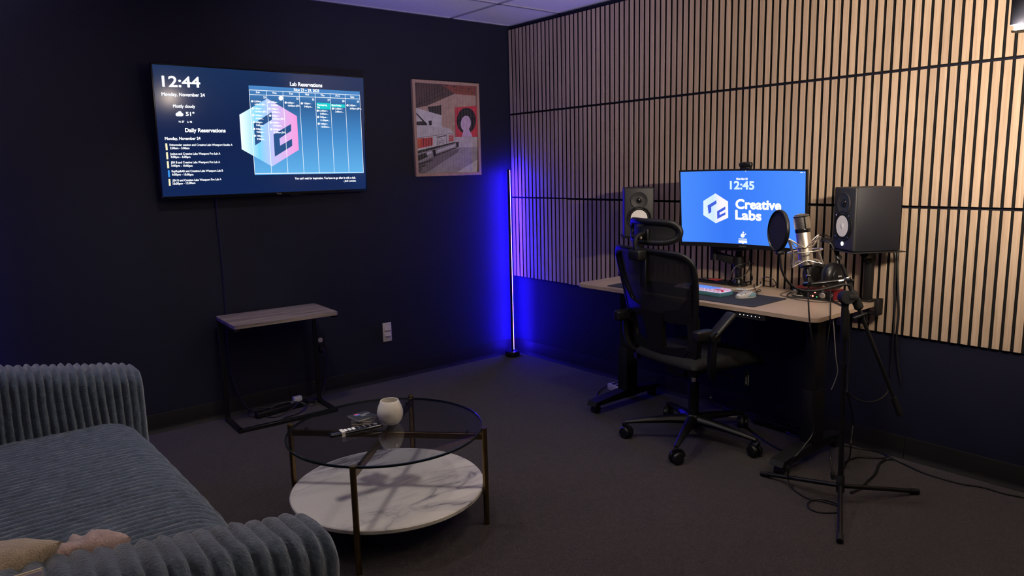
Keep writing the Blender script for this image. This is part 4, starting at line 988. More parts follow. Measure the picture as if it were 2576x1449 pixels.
# little things behind
dockM = at(1790, 706, 2, ZD); 
dkx = thing('black_box', 'flat black box with a cable on top, lying behind the keyboard', 'box', (-.085, -1.90, ZD), radians(90))
MB().rbox((0, 0, .0105), (.20, .07, .020), .003, 2).build('body', M_blackg, dkx, world=False)
MB().box((-.10, 0, .011), (.002, .05, .012)).build('end_panel', M_blackm, dkx, world=False)
rt = MB().box((-.10, -1.905, ZD+.0225), (.05, .055, .003)).build('red_card', mat('red_card', (.50, .05, .05), .5)); tag(rt, 'small red card lying on the flat black box', 'card')
cable('monitor_cable', [mO+V((.06, -.03, -.05)), (-.085, -2.10, 1.06), (-.05, -2.085, .95), (-.055, -2.09, .86), (-.045, -2.10, .79), (-.04, -2.02, .765), (-.06, -1.95, .763)], .004, 'black video cable hanging behind the monitor pole')
cable('looped_cable', [atd(1905, 665, 4.0), atd(1875, 663, 3.93), atd(1849, 672, 3.93), atd(1840, 690, 3.93), atd(1846, 700, 3.94), atd(1864, 698, 3.94), atd(1878, 687, 3.94), atd(1885, 675, 3.97)], .0028, 'thin black cable looped around the monitor pole')
cable('rear_cable', [atd(1893, 668, 4.02), atd(1903, 685, 4.0), atd(1912, 705, 3.96), at(1916, 716, 2, ZD+.006), at(1908, 705, 2, ZD+.006), at(1925, 697, 0, -.03), at(1945, 703, 0, -.03), at(1952, 716, 0, -.025), at(1940, 721, 2, ZD+.005), at(1918, 718, 2, ZD+.005)], .0026, 'thin black cable looping on the desk right of the monitor pole')
cable('tape_cable', [atd(1868, 632, 4.05), atd(1890, 660, 4.05), atd(1897, 690, 4.02), at(1893, 712, 2, ZD+.005), at(1880, 716, 2, ZD+.005)], .003, 'black power cable hanging from the monitor along its pole')

# ================================================================== STUDIO SPEAKERS AND THEIR STANDS
M_cone = mat('white_cone', (.80, .78, .74), .55); M_spk = mat('speaker_vinyl', (.0095, .0105, .016), .5, spec=.4, bump=.15, bscale=700); M_spkf = mat('speaker_front', (.026, .026, .029), .5, spec=.35)
def speaker(name, label, o, th, lit):
    n = V((cos(th), sin(th), 0)); s_ = V((-sin(th), cos(th), 0))
    M = frame(o, s_, -n, (0, 0, 1)); w, d, h = .170, .222, .285
    r = thing(name, label, 'speaker', M=M, group=None)
    B = lambda mb, nm, m, **k: mb.build(nm, m, r, world=False, **k)
    B(MB().rbox((0, d/2+.006, h/2), (w-.001, d-.012, h-.001), .003, 2), 'cabinet', M_spk)
    B(MB().rbox((0, .008, h/2), (w, .016, h), .007, 3), 'baffle', M_spkf)
    F = lambda z, x=0, y=-.0002: frame((x, y, z), (1, 0, 0), (0, 0, 1), (0, -1, 0))
    # tweeter in its wave guide
    tz = .213
    B(MB().lathe([(.0495, 0), (.0490, .0048), (.0470, .0056), (.040, .0034), (.030, .0018), (.020, .0010), (0, .0010)], 44, M=F(tz)), 'waveguide', M_spkf)
    B(MB().lathe([(.0155, .0), (.0135, .004), (.008, .007), (0, .008)], 28, M=F(tz, y=.0)), 'tweeter_dome', M_blackg)
    B(MB().lathe([(.0195, .0), (.0195, .0018), (.0165, .0022), (.0165, 0)], 28, M=F(tz, y=-.0006)), 'tweeter_ring', M_black)
    # woofer: trim ring, rubber surround, white cone, dust cap
    wz = .110
    B(MB().lathe([(.070, 0), (.070, .004), (.066, .006), (.061, .004), (.060, 0)], 48, M=F(wz)), 'trim_ring', M_black)
    B(MB().lathe([(.061, .001), (.057, .005), (.052, .005), (.047, .001)], 48, M=F(wz)), 'rubber_surround', M_blackm)
    B(MB().lathe([(.048, .0052), (.036, .0032), (.026, .0020), (.0185, .0012), (0, .0010)], 48, M=F(wz)), 'cone', M_cone)
    B(MB().lathe([(.0195, .0008), (.0185, .0032), (.012, .0058), (0, .0068)], 32, M=F(wz)), 'dust_cap', M_cone)
    B(MB().lathe([(.0200, .0010), (.0200, .0016), (.0188, .0018), (.0188, .0010)], 32, M=F(wz)), 'cap_seam', M_black)
    for a in (45, 135, 225, 315):
        B(MB().cyl((.0685*cos(radians(a))*1.0, -.0044, wz+.0685*sin(radians(a))), (.0685*cos(radians(a)), -.0072, wz+.0685*sin(radians(a))), .0028, n=8), 'screw', M_chrome)
        B(MB().cyl((.044*cos(radians(a)), -.0006, tz+.044*sin(radians(a))), (.044*cos(radians(a)), -.0036, tz+.044*sin(radians(a))), .0024, n=8), 'screw', M_chrome)
    B(MB().cyl((0, -.0002, .030), (0, -.0022, .030), .0095, n=20), 'power_light', emis('speaker_led', (.85, 1., 1.), 2.2) if lit else M_blackg)
    return M
SL = V((-.246, -1.476, 1.0035)); SR = V((-.250, -2.688, 1.0125)); thL, thR = 3.923, 2.575
ML_ = speaker('studio_speaker', 'left studio speaker with a white cone, behind the office chair headrest', SL, thL, False)
MR_ = speaker('studio_speaker', 'right studio speaker with a white cone, beside the microphone', SR, thR, True)
def sp_stand(label, Ms, px_, py_, clamp_y, sgn):
    r = thing('speaker_stand', label, 'stand', (px_, py_, ZD))
    MB().rbox((-.0 if sgn > 0 else .012, .102 if sgn > 0 else .114, -.0035), (.198, .225 if sgn > 0 else .250, .005), .002, 1, M=Ms).build('top_plate', M_blackmetal, r)
    c = Ms @ V((0, .11, 0))
    MB().rbox((px_, py_, (ZD+.95)/2+.004), (.034, .034, .95-ZD-.008), .003, 2).build('pole', M_blackm, r)
    MB().rbox((px_, py_, .965), (.040, .040, .05), .005, 2).cyl((px_, py_, .972), (c.x, c.y, .990), .018, n=16).build('tilt_joint', M_black, r)
    MB().cyl((px_-.035, py_, .955), (px_+.0, py_, .955), .006, n=12).cyl((px_-.045, py_, .955), (px_-.030, py_, .955), .011, n=12).build('tilt_knob', M_black, r)
    MB().rbox((px_, py_, ZD+.007), (.060, .055, .012), .003, 1).build('foot_plate', M_blackmetal, r)
    MB().rbox((px_, clamp_y, ZD-.020), (.046, .024, .080), .006, 2).rbox((px_, (clamp_y+py_)/2, ZD-.052), (.040, abs(clamp_y-py_)+.01, .010), .002, 1).build('clamp', M_blackm, r)
    MB().cyl((px_, py_, ZD-.10), (px_, py_, ZD-.0185), .006, n=12).cyl((px_, py_, ZD-.024), (px_, py_, ZD-.0185), .016, n=14).cyl((px_-.02, py_, ZD-.10), (px_+.02, py_, ZD-.10), .004, n=8).build('clamp_screw', M_blackmetal, r)
sp_stand('black clamp stand holding the left studio speaker, at the far desk corner', ML_, -.13, -1.375, DY1+.013, 1)
sp_stand('black clamp stand holding the right studio speaker, at the near desk corner', MR_, -.072, -2.735, DY0-.013, -1)
cable('speaker_cable', [MR_ @ V((.02, .225, .10)), V((-.010, -2.80, 1.06)), at(2253, 650, 0, -.010), at(2251, 720, 0, -.010), at(2251, 780, 0, -.012), at(2247, 850, 0, -.012), at(2243, 900, 0, .006), at(2240, 945, 0, .010)], .004, 'black cable hanging from the right speaker, the shorter strand near the desk')
cable('speaker_cable', [MR_ @ V((.05, .225, .12)), V((-.008, -2.83, 1.08)), at(2258, 650, 0, -.012), at(2259, 720, 0, -.014), at(2261, 790, 0, -.014), at(2256, 845, 0, -.012), at(2259, 915, 0, .006), at(2265, 950, 0, .010), at(2265, 966, 0, .010)], .0045, 'black cable hanging from the right speaker, the longer strand reaching lower')

# ================================================================== AUDIO INTERFACE
zi = ZD+.0005
i0, i1 = at(1990, 745, 2, zi), at(2096.5, 758, 2, zi)
iw = (i1-i0).length; ix = (i1-i0).normalized(); iy = V((-ix.y, ix.x, 0)); iD = .105
if iy.x < 0: iy = -iy
IM = frame((i0+i1)/2, ix, iy, (0, 0, 1))
itf = thing('audio_interface', 'red audio interface with a black front of knobs and lights, under the headphones', 'audio interface', M=IM)
M_red = mat('anodised_red', (.26, .012, .022), .35, metal=.3, var=.05, vscale=60)
IB = lambda mb, nm, m, **k: mb.build(nm, m, itf, world=False, **k)
IB(MB().rbox((0, iD/2+.003, .024), (iw, iD-.004, .045), .003, 2), 'case', M_red)
IB(MB().rbox((0, .001, .024), (iw-.004, .005, .042), .002, 1), 'front_panel', M_blackg)
FI = lambda x, z, y=-.0018: frame((x, y, z), (1, 0, 0), (0, 0, 1), (0, -1, 0))
for x in (-.40, -.215): IB(MB().lathe([(.0125, 0), (.0125, .0015), (.010, .0025), (.008, 0)], 24, M=FI(iw*x, .026)), 'input_jack', M_chrome if x < -.3 else M_black)
for x, z in ((-.31, .032), (-.12, .030)): IB(MB().lathe([(.0065, 0), (.006, .009), (0, .009)], 18, M=FI(iw*x, z)), 'gain_knob', M_black)
IB(MB().lathe([(.0155, 0), (.0145, .013), (.013, .014), (0, .014)], 32, M=FI(iw*.27, .023)), 'monitor_knob', M_nickel)
IB(MB().lathe([(.0085, 0), (.008, .010), (0, .010)], 20, M=FI(iw*.405, .028)), 'headphone_knob', M_black)
IB(MB().lathe([(.0060, 0), (.006, .002), (.0035, .002), (.0035, 0)], 16, M=FI(iw*.455, .028)), 'headphone_jack', M_chrome)
for x, z, c in ((.075, .034, 'r'), (.025, .014, 'r'), (.115, .012, 'g'), (-.03, .014, 'w'), (.15, .012, 'w')):
    m = {'r': emis('led_red', (1., .16, .12), 5.), 'g': emis('led_green', (.1, 1., .25), 1.6), 'w': mat('led_off', (.5, .45, .4), .4)}[c]
    IB(MB().cyl((iw*x, -.0018, z), (iw*x, -.0034, z), .0042 if c == 'r' else .0024, n=14), 'indicator', m)
mb = MB()
for x, w_ in ((-.42, .02), (-.33, .02), (-.25, .02)): mb.box((iw*x, -.0019, .009), (w_, .0003, .003))
IB(mb, 'panel_print', mat('panel_print_white', (.55, .53, .50), .5), smooth=False)
xp = MB().cyl(IM @ V((-iw*.40, -.004, .026)), IM @ V((-iw*.40, -.040, .026)), .0085, .0065, n=16).build('cable_plug', M_nickel); tag(xp, 'silver cable plug in the left input of the red interface', 'plug')
def on_if(x, y, z): return IM @ V((x, y, z))
cable('microphone_lead', [on_if(-iw*.40, -.040, .026), on_if(-iw*.425, -.060, .020), on_if(-iw*.42, -.062, .007), on_if(-iw*.3, -.040, .005), on_if(-iw*.05, -.026, .005), on_if(iw*.25, -.020, .005), on_if(iw*.50, -.022, .005), at(2112, 766, 2, ZD+.005), at(2124, 772, 2, ZD+.005), at(2134, 782, 2, ZD+.004), V((-.36, -2.79, ZD-.05)), V((-.36, -2.80, .55)), V((-.38, -2.80, .32))], .0042, 'black cable bending around the front of the red interface and off the desk')
cable('interface_cable', [V((-.17, -2.66, ZD+.004)), V((-.26, -2.60, ZD+.004)), V((-.27, -2.50, ZD+.004)), V((-.24, -2.42, ZD+.004)), V((-.20, -2.36, ZD+.004)), V((-.10, -2.34, ZD+.004)), V((-.04, -2.36, ZD+.004))], .0016, 'thin dark cable lying on the desk in front of the red interface')

# ================================================================== HEADPHONES (standing on the interface)
Rc = atd(2099, 694, 3.40); Lc = atd(2050, 699, 3.50)
Rc.z = max(Rc.z, ZD+.050+.064)
Lc.z = Rc.z-.006
hp = thing('headphones', 'black studio headphones resting on the red interface, behind the microphone', 'headphones', V((Rc.x, Rc.y, ZD+.048)))
axh = (Rc-Lc).normalized(); axh = (axh*.75-_F*.45+V((0, 0, .0))).normalized()
M_pad = mat('ear_pad', (.008, .008, .008), .7, bump=.2, bscale=300); M_cup = mat('ear_cup', (.006, .006, .007), .34, spec=.4)
for nm, c, ad in (('right', Rc, axh), ('left', Lc, -axh)):
    M = axis_frame(c, ad, (0, 0, 1)) @ Matrix.Diagonal((1.18, 1.18, 1.05, 1))
    MB().lathe([(0, -.004), (.050, -.004), (.053, .002), (.053, .010), (.048, .020), (.036, .026), (.030, .027), (.029, .031), (.026, .033), (0, .033)], 44, M=M).build('ear_cup', M_cup, hp)
    MB().lathe([(.030, -.006), (.036, -.022), (.046, -.024), (.053, -.016), (.053, -.004), (.030, -.004)], 44, M=M, closed=True).build('ear_pad', M_pad, hp)
    if nm == 'right':
        mb = MB(); Mt_ = frame(c+ad*.0352, V((0, 0, 1)).cross(ad).normalized(), (V((0, 0, 1))-ad*ad.z).normalized(), ad)
        fit(mb, 'AKG', (-.010, -.004), (.010, -.004), .007, lambda u, v, w: Mt_ @ V((u, v, .0002)), bold=.0003); mb.build('badge_text', mat('badge_silver', (.6, .6, .6), .35), hp, smooth=False, recalc=False)
sR = atd(2107, 648, 3.39); top = atd(2072, 603, 3.44); sL = atd(2046, 655, 3.53)
MB().tube([Rc+axh*.012+V((0, 0, .03)), (Rc+sR)/2+axh*.012, sR], .010, 10, sub=6, flat=.6).build('yoke', M_black, hp)
MB().tube([Lc-axh*.012+V((0, 0, .03)), (Lc+sL)/2-axh*.008, sL], .010, 10, sub=6, flat=.6).build('yoke', M_black, hp)
MB().tube([sR, atd(2103, 628, 3.395), atd(2092, 610, 3.41), top, atd(2056, 610, 3.48), atd(2048, 630, 3.51), sL], .014, 12, sub=8, flat=.35, up=(axh.x, axh.y, .3)).build('headband', M_blackg, hp)
for k in (-1, 1):
    MB().tube([sR+V((0, 0, .006))+axh*.006*k, atd(2105+3*k, 618, 3.39), atd(2090+2*k, 598, 3.41), atd(2072, 591+2*k, 3.45), atd(2054, 598, 3.49), sL+V((0, 0, .006))], .0018, 6, sub=8).build('suspension_wire', M_black, hp)
Ms_ = axis_frame(sR-_F*.012, -_F, (0, 0, 1)); MB().lathe([(0, 0), (.0125, 0), (.0125, .005), (.011, .006), (0, .006)], 28, M=Ms_).build('slider_cap', M_black, hp)
Ml_ = axis_frame(sR-_F*.0182, -_F, (0, 0, 1))
mb = MB().lathe([(.0085, 0), (.0085, .0008), (.0072, .0008), (.0072, 0)], 24, M=Ml_, closed=True)
for k in range(3):
    a = pi/2+2*pi*k/3; mb.lathe([(.0034, 0), (.0034, .0007), (.0024, .0007), (.0024, 0)], 14, M=Ml_ @ T(.0030*cos(a), .0030*sin(a), 0), closed=True)
mb.build('emblem', mat('emblem_silver', (.70, .70, .70), .3), hp)
cable('headphone_cable', [atd(2089, 722, 3.36), at(2089, 752, 2, ZD+.030), at(2089, 768, 2, ZD+.005), at(2089, 785, 2, ZD+.005), at(2088.6, 796, 2, ZD+.002), atd(2087, 815, 3.16), atd(2084, 840, 3.15), atd(2079, 880, 3.15), atd(2074, 930, 3.16), atd(2071, 985, 3.18)], .0028, 'thin black headphone cable hanging over the front desk edge beside the mic stand')

# ================================================================== MICROPHONE STAND, MICROPHONE, POP FILTER
msx = V((-.652, -2.931, 0))
msd = thing('microphone_stand', 'black tripod microphone stand with a long boom, in front of the desk', 'stand', msx)
hub = V((-.652-.003, -2.931, .085)); ctop = atd(2126, 766, 2.900); cdir = (ctop-hub).normalized()
cz = lambda z: hub+cdir*((z-hub.z)/cdir.z)
MB().cyl(cz(.05), cz(.60), .0105, n=20).build('lower_tube', M_blackmetal, msd)
MB().cyl(cz(.595), cz(.612), .0130, .0115, n=20).build('collar', M_black, msd)
MB().cyl(cz(.60), cz(.71), .0085, n=18).build('upper_tube', M_blackmetal, msd)
MB().tube([cz(.700), cz(.715), cz(.76), cz(ctop.z-.004)], [.012, .0155, .0155, .0135], 18).build('grip', M_blackm, msd)
MB().cyl(cz(.050), cz(.115), .0165, n=20).cyl(cz(.115), cz(.125), .0165, .012, n=20).build('tripod_hub', M_black, msd)
for e in ((-.651, -2.567), (-.978, -3.094), (-.334, -3.110)):
    E = V((e[0], e[1], .0125)); S = hub+V((0, 0, -.01)); d = (E-S).normalized()
    S2 = S+V((d.x, d.y, 0)).normalized()*.012
    lg = MB().cyl(S2, E, .0095, n=16).build('leg', M_blackmetal, msd)
    MB().cyl(E-(E-S2).normalized()*.035, E+(E-S2).normalized()*.004, .0122, n=16).build('rubber_cap', M_blackm, lg if False else msd)
# clutch and boom
bt, be = atd(2117, 664, 2.90), atd(2264, 1043, 2.90); bc = atd(2149, 745, 2.90); bd_ = (be-bt).normalized()
MB().cyl(bt, be, .0075, n=16).build('boom', M_blackmetal, msd)
MB().cyl(be-bd_*.075, be+bd_*.004, .0125, n=16).build('boom_end_cap', M_blackm, msd)
MB().tube([atd(2136, 712, 2.90), atd(2146, 738, 2.90), atd(2154, 757, 2.90), atd(2163, 778, 2.90)], [.010, .017, .018, .012], 18, sub=4).build('boom_sleeve', M_blackm, msd)
cc = atd(2130, 748, 2.885); fwd = -_F
MB().cyl(cc+_F*.024, cc-_F*.016, .027, n=28).tube([cc+_R*.004, atd(2142, 748, 2.885), atd(2152, 752, 2.89)], .020, 14).build('clutch', M_blackm, msd)
MB().cyl(atd(2126, 752, 2.895), ctop-cdir*.002, .015, n=18).build('clutch_neck', M_blackm, msd)
MB().rbox((0, 0, 0), (.012, .060, .016), .004, 2, M=axis_frame(atd(2163, 795, 2.885), _F, bd_)).build('boom_lock', M_chrome if False else M_black, msd)
tj = atd(2133, 704, 2.90)
MB().cyl(tj-_R*.014, tj+_R*.014, .0055, n=12).cyl(tj+_R*.014+_U*.004, tj+_R*.014-_U*.004, .007, n=10).rbox((0, 0, 0), (.022, .022, .026), .004, 2, M=axis_frame(tj, bd_)).build('boom_joint', M_chrome, msd)
ma = atd(2033, 716, 2.93)
MB().cyl(tj, ma, .0062, n=14).build('mount_rod', M_blackg, msd)
MB().cyl(atd(2110, 708, 2.905), atd(2122, 705.5, 2.902), .0075, n=14).build('rod_ferrule', M_chrome, msd)

mT, mB_ = atd(2015, 538, 2.955), atd(2029, 668, 2.975); mdn = (mB_-mT).normalized(); ml = (mB_-mT).length
mic = thing('microphone', 'silver condenser microphone with a mesh grille, in a wire shock mount', 'microphone', M=axis_frame(mB_, -mdn, _R))
MK = axis_frame(mB_, -mdn, _R)      # local z runs up the mic
hz = ml*.66
MB().lathe([(0, 0), (.022, 0), (.0285, .004), (.0285, hz-.006), (.027, hz-.001), (0, hz)], 40, M=MK).build('body', M_nickel, mic)
MB().lathe([(.0292, hz-.003), (.0300, hz), (.0300, hz+.010), (.0292, hz+.012), (0, hz+.012)], 40, M=MK).build('grille_base', M_blackg, mic)
# woven grille as real wires over a dark core
MB().lathe([(0, hz+.012), (.0285, hz+.012), (.0292, ml-.012), (.025, ml-.003), (0, ml)], 36, M=MK).build('grille_core', M_blackm, mic)
gm = MB()
def gr(z): return .0302 if z < ml-.012 else .0302*sqrt(max(.0, 1-((z-(ml-.012))/.0125)**2))+.0005
for k in range(34):
    for sg in (-1, 1):
        pts = []
        for i in range(9):
            z = hz+.013+(ml-.0125-hz-.013)*i/8; a = 2*pi*k/34+sg*i*.13; r = gr(z); pts.append(MK @ V((r*cos(a), r*sin(a), z)))
        gm.tube(pts, .00080, 4)
for i in range(9):
    z = hz+.013+(ml-.0125-hz-.013)*i/8; gm.tube([MK @ V((.0302*cos(2*pi*q/36), .0302*sin(2*pi*q/36), z)) for q in range(36)], .00055, 4, closed=True)
for k in range(-6, 7):
    for sg in (0, 1):
        x = .0042*k; L_ = sqrt(max(0, .029**2-x*x))
        pts = []
        for i in range(7):
            y = -L_+2*L_*i/6; rr = sqrt(x*x+y*y); z = ml-.011+.0115*sqrt(max(0, 1-(rr/.0302)**2))
            pts.append(MK @ (V((x, y, z)) if sg else V((y, x, z))))
        if L_ > .004: gm.tube(pts, .0008, 4)
go = gm.build('grille_mesh', mat('grille_wire', (.88, .84, .77), .32, metal=1.), mic, angle=80); go['kind'] = 'stuff'
M_gb = M_blackg
for a in (-90, 90): 
    ca, sa = cos(radians(a)), sin(radians(a)); MB().rbox((.0306*ca, .0306*sa, (hz+ml)/2), (.006, .002, ml-hz-.022), .0008, 1, M=MK).build('grille_bar', M_gb, mic)
MB().lathe([(.0300, ml-.013), (.0312, ml-.0125), (.0312, ml-.0085), (.0295, ml-.008)], 36, M=MK, closed=True).build('grille_band', M_gb, mic)
# spider shock mount: inner cradle ring, outer ring, four bent prongs, elastic between
sm = thing('shock_mount', 'silver wire spider shock mount around the silver microphone', 'shock mount', M=MK)
zr = .060
ring = lambda r, z, n=40, e=1.: [MK @ V((r*cos(2*pi*q/n), r*e*sin(2*pi*q/n), z)) for q in range(n)]
MB().tube(ring(.066, zr), .0031, 8, closed=True).build('outer_ring', M_silverwire, sm)
MB().tube(ring(.0312, .020), .0022, 8, closed=True).tube(ring(.0312, .078), .0022, 8, closed=True).build('inner_ring', M_silverwire, sm)
MB().tube([MK @ V((.0312*cos(q*pi/2), .0312*sin(q*pi/2), z)) for q in (0.5,) for z in (.020, .078)], .0018, 8).tube([MK @ V((.0312*cos(q*pi/2), .0312*sin(q*pi/2), z)) for q in (2.5,) for z in (.020, .078)], .0018, 8).build('cradle_bar', M_silverwire, sm)
A4 = [radians(a) for a in (-62, 22, 118, 208)]
P3 = lambda r, a, z: MK @ V((r*cos(a), r*sin(a), z))
for i, a in enumerate(A4):
    up, lo = P3(.080, a, zr+.056), P3(.080, a, zr-.054)
    MB().tube([up, P3(.068, a, zr+.004), P3(.068, a, zr-.004), lo], .0031, 8).lathe([(0, -.003), (.0033, -.002), (.0033, .002), (0, .003)], 10, M=T(*up)).lathe([(0, -.003), (.0033, -.002), (.0033, .002), (0, .003)], 10, M=T(*lo)).build('prong', M_silverwire, sm)
    for sg in (-1, 1):
        b = a+sg*radians(42)
        MB().tube([up, P3(.032, b, .074)], .0022, 6).build('elastic', M_silverwire, sm)
        MB().tube([lo, P3(.032, b, .024)], .0022, 6).build('elastic', M_silverwire, sm)
ab = atd(2034, 708, 2.965)
MB().cyl(P3(0, 0, -.006), ab, .0095, .0075, n=18).lathe([(0, -.012), (.027, -.006), (.027, -.003), (0, -.001)], 28, M=MK).build('adapter', M_black, sm)
MB().cyl(ma+_F*.022-_R*.004, ma-_F*.012, .010, n=18).build('swivel', M_blackg, sm)
MB().cyl(atd(2029, 693, 2.958), atd(2038, 694, 2.958), .0045, n=10).build('swivel_screw', M_chrome, sm)

pn = (-_R*.9925-_F*.122+_U*.02).normalized(); pc0 = atd(1958, 580, 2.85)
pf = thing('pop_filter', 'black round pop filter on a gooseneck, left of the microphone', 'pop filter', M=axis_frame(pc0, pn, _U))
PM_ = axis_frame(pc0, pn, _U)
MB().lathe([(.076, -.008), (.080, -.006), (.082, 0), (.080, .006), (.076, .008), (.073, .004), (.073, -.004)], 64, M=PM_, closed=True).build('hoop', M_black, pf)
M_pop = mat('pop_fabric', (.0045, .0045, .0055), .75, bump=.3, bscale=900)
MB().lathe([(0, .0045), (.0735, .0035), (.0735, -.0035), (0, -.0045)], 48, M=PM_).build('fabric', M_pop, pf)
pb0 = PM_ @ V((-.080, 0, 0)); pb0 = atd(1962, 636, 2.855)
MB().rbox((0, 0, 0), (.014, .018, .030), .003, 2, M=axis_frame(pb0, pn, _U)).build('hoop_clamp', M_black, pf)
MB().tube([pb0, atd(1963, 652, 2.858), atd(1967, 680, 2.862), atd(1980, 706, 2.868), atd(2002, 725, 2.875), atd(2030, 732.5, 2.88), atd(2062, 730, 2.885), atd(2096, 722, 2.89), atd(2122, 716, 2.89), atd(2136, 718, 2.89)], .0046, 10, sub=8).build('gooseneck', M_cable, pf)

cable('microphone_cable', [atd(2035, 712, 2.945), atd(2033, 740, 2.92), atd(2036, 800, 2.90), atd(2042, 850, 2.90), atd(2049, 890, 2.92), atd(2050, 950, 2.95), atd(2044, 1020, 3.0), atd(2046, 1085, 3.05), atd(2020, 1125, 3.02), atd(1996, 1155, 3.0), at(1985, 1182, 2, .10), at(1982, 1204, 2, .03), at(1996, 1230, 2, .006), at(2030, 1252, 2, .006), at(2075, 1262, 2, .006), at(2108, 1272, 2, .006)], .0032, 'black microphone cable hanging in front of the desk down to the tripod foot')
cable('coiled_cable', [at(2108, 1268, 2, .006), at(2080, 1258, 2, .006), at(2050, 1256, 2, .006), at(2033, 1264, 2, .006), at(2036, 1278, 2, .006), at(2062, 1288, 2, .006), at(2105, 1289, 2, .006)], .0034, 'loop of black cable on the carpet beside the front tripod leg')
cable('stand_cable', [atd(2134, 788, 2.92), atd(2138, 830, 2.93), atd(2141, 868, 2.94), atd(2137, 930, 2.95), atd(2132, 975, 2.95), atd(2133, 988, 2.95), atd(2150, 1002, 2.97), atd(2178, 1011, 3.0), atd(2205, 1008, 3.05), atd(2228, 993, 3.1), atd(2236, 978, 3.15)], .0030, 'black cable drooping in a U from the mic stand toward the boom end')
cable('column_cable', [atd(2096, 800, 3.24), atd(2098, 830, 3.22), atd(2100, 860, 3.2), atd(2103, 900, 3.2), atd(2107, 935, 3.22), atd(2098, 965, 3.24), atd(2091, 980, 3.25)], .0022, 'thin pale grey cord hanging under the desk just left of the mic stand', m=M_cablegrey)
fl = lambda x, y, z=.005: at(x, y, 2, z)
cable('floor_cable', [fl(2124, 1121), fl(2155, 1127), fl(2189, 1132), fl(2218, 1140), fl(2248, 1155), fl(2276, 1168), fl(2331, 1192), fl(2414, 1216), fl(2470, 1225), fl(2525, 1241), fl(2573, 1251), fl(2640, 1272)], .0042, 'long black cable running over the carpet along the right baseboard to the frame edge')
cable('floor_cable', [fl(2110, 1190, .02), fl(2124, 1166), fl(2155, 1151), fl(2200, 1152), fl(2240, 1152)], .0048, 'short black cable on the carpet between the mic stand and the baseboard')
cable('floor_cable', [fl(2244, 1154, .012), fl(2228, 1156), fl(2212, 1167), fl(2206, 1183), fl(2198, 1197), fl(2183, 1209), fl(2168, 1226), fl(2140, 1240)], .0055, 'thick black cable snaking on the carpet behind the right tripod leg')
cable('hanging_cable', [atd(2128, 985, 3.02), atd(2140, 1020, 3.2), atd(2146, 1062, 3.35), atd(2143, 1090, 3.33), atd(2140, 1125, 3.3), fl(2137, 1150, .012), fl(2122, 1178)], .0036, 'black cable dropping to the carpet behind the mic stand column')
cable('floor_cable', [fl(1866, 1066), fl(1881, 1077), fl(1905, 1096), fl(1926, 1111), fl(1958, 1129), fl(1993, 1143), fl(2030, 1152, .012)], .0045, 'black cable on the carpet from the chair caster to the right desk foot')
xl = MB().cyl(atd(2095, 1192, 2.98), atd(2097, 1205, 2.98), .010, n=16).cyl(atd(2094.5, 1186, 2.98), atd(2095, 1192, 2.98), .006, .009, n=14).build('cable_plug', M_blackm); tag(xl, 'black cable plug dangling beside the tripod hub', 'plug')
cable('dangling_cable', [fl(2090, 1128, .06), atd(2089, 1145, 3.1), atd(2091, 1165, 3.04), atd(2094.5, 1188, 2.98)], .0042, 'short black cable ending in a plug beside the tripod hub')

# power gear under the desk
wp_ = at(1555, 1003, 2, .0)
pwb = thing('power_strip', 'pale grey power strip behind the left desk foot', 'power strip', V((-.19, -1.28, 0)), radians(80))
MB().rbox((0, 0, .022), (.20, .055, .042), .006, 2).build('body', mat('aged_white_plastic', (.42, .40, .36), .4), pwb, world=False)
for k in range(4): MB().prism(rrect(.026, .026, .010, 4), .043, .0445, M=T(-.07+.045*k, 0, 0)).build('socket', M_black, pwb, world=False)
bp_ = MB().rbox((-.185, -1.315, .066), (.05, .05, .042), .008, 2).build('power_plug', M_black); tag(bp_, 'black plug on the pale grey power strip', 'plug')
cable('plug_cord', [V((-.20, -1.30, .075)), fl(1545, 965, .05), fl(1520, 975), fl(1503, 990), fl(1506, 1003), fl(1520, 1008)], .004, 'black cord arching from the pale power strip over the carpet')
ps2 = thing('power_strip', 'black power strip by the wall under the desk, near the right foot', 'power strip', V((-.06, -2.34, 0)), radians(90))
MB().rbox((0, 0, .020), (.36, .05, .038), .006, 2).build('body', M_black, ps2, world=False)
for k in range(5): MB().prism(rrect(.026, .026, .010, 4), .0385, .040, M=T(-.13+.06*k, 0, 0)).build('socket', M_blackg, ps2, world=False)
random.seed(21)
for k, (a, b, m, lab) in enumerate((((1700, 985), (1850, 1035), M_cable, 'black cable bundled along the baseboard behind the chair base'), ((1780, 1005), (1990, 1085), M_cable, 'long black cable tangled under the desk beside the baseboard'), ((1840, 1030), (2010, 1098), M_cable, 'black cable curling under the desk toward the black power strip'))):
    pts = []
    for i in range(8):
        t = i/7; pts.append(fl(a[0]+(b[0]-a[0])*t+random.uniform(-8, 8), a[1]+(b[1]-a[1])*t+random.uniform(-7, 7), .006+.012*random.random()))
    cable('bundled_cable', pts, .0048, lab, m)
cable('grey_cable', [atd(1788, 1000, 3.85), fl(1796, 1012, .05), fl(1808, 1020, .03), fl(1820, 1026, .01), fl(1845, 1026, .01), fl(1866, 1034, .008)], .005, 'pale grey cable curving to the carpet behind the chair base', m=M_cablegrey)
cable('grey_cable', [fl(1800, 1042, .006), fl(1822, 1046, .008), fl(1845, 1049, .008), fl(1866, 1047, .006)], .006, 'short pale grey cable lying on the carpet between two chair legs', m=M_cablegrey)

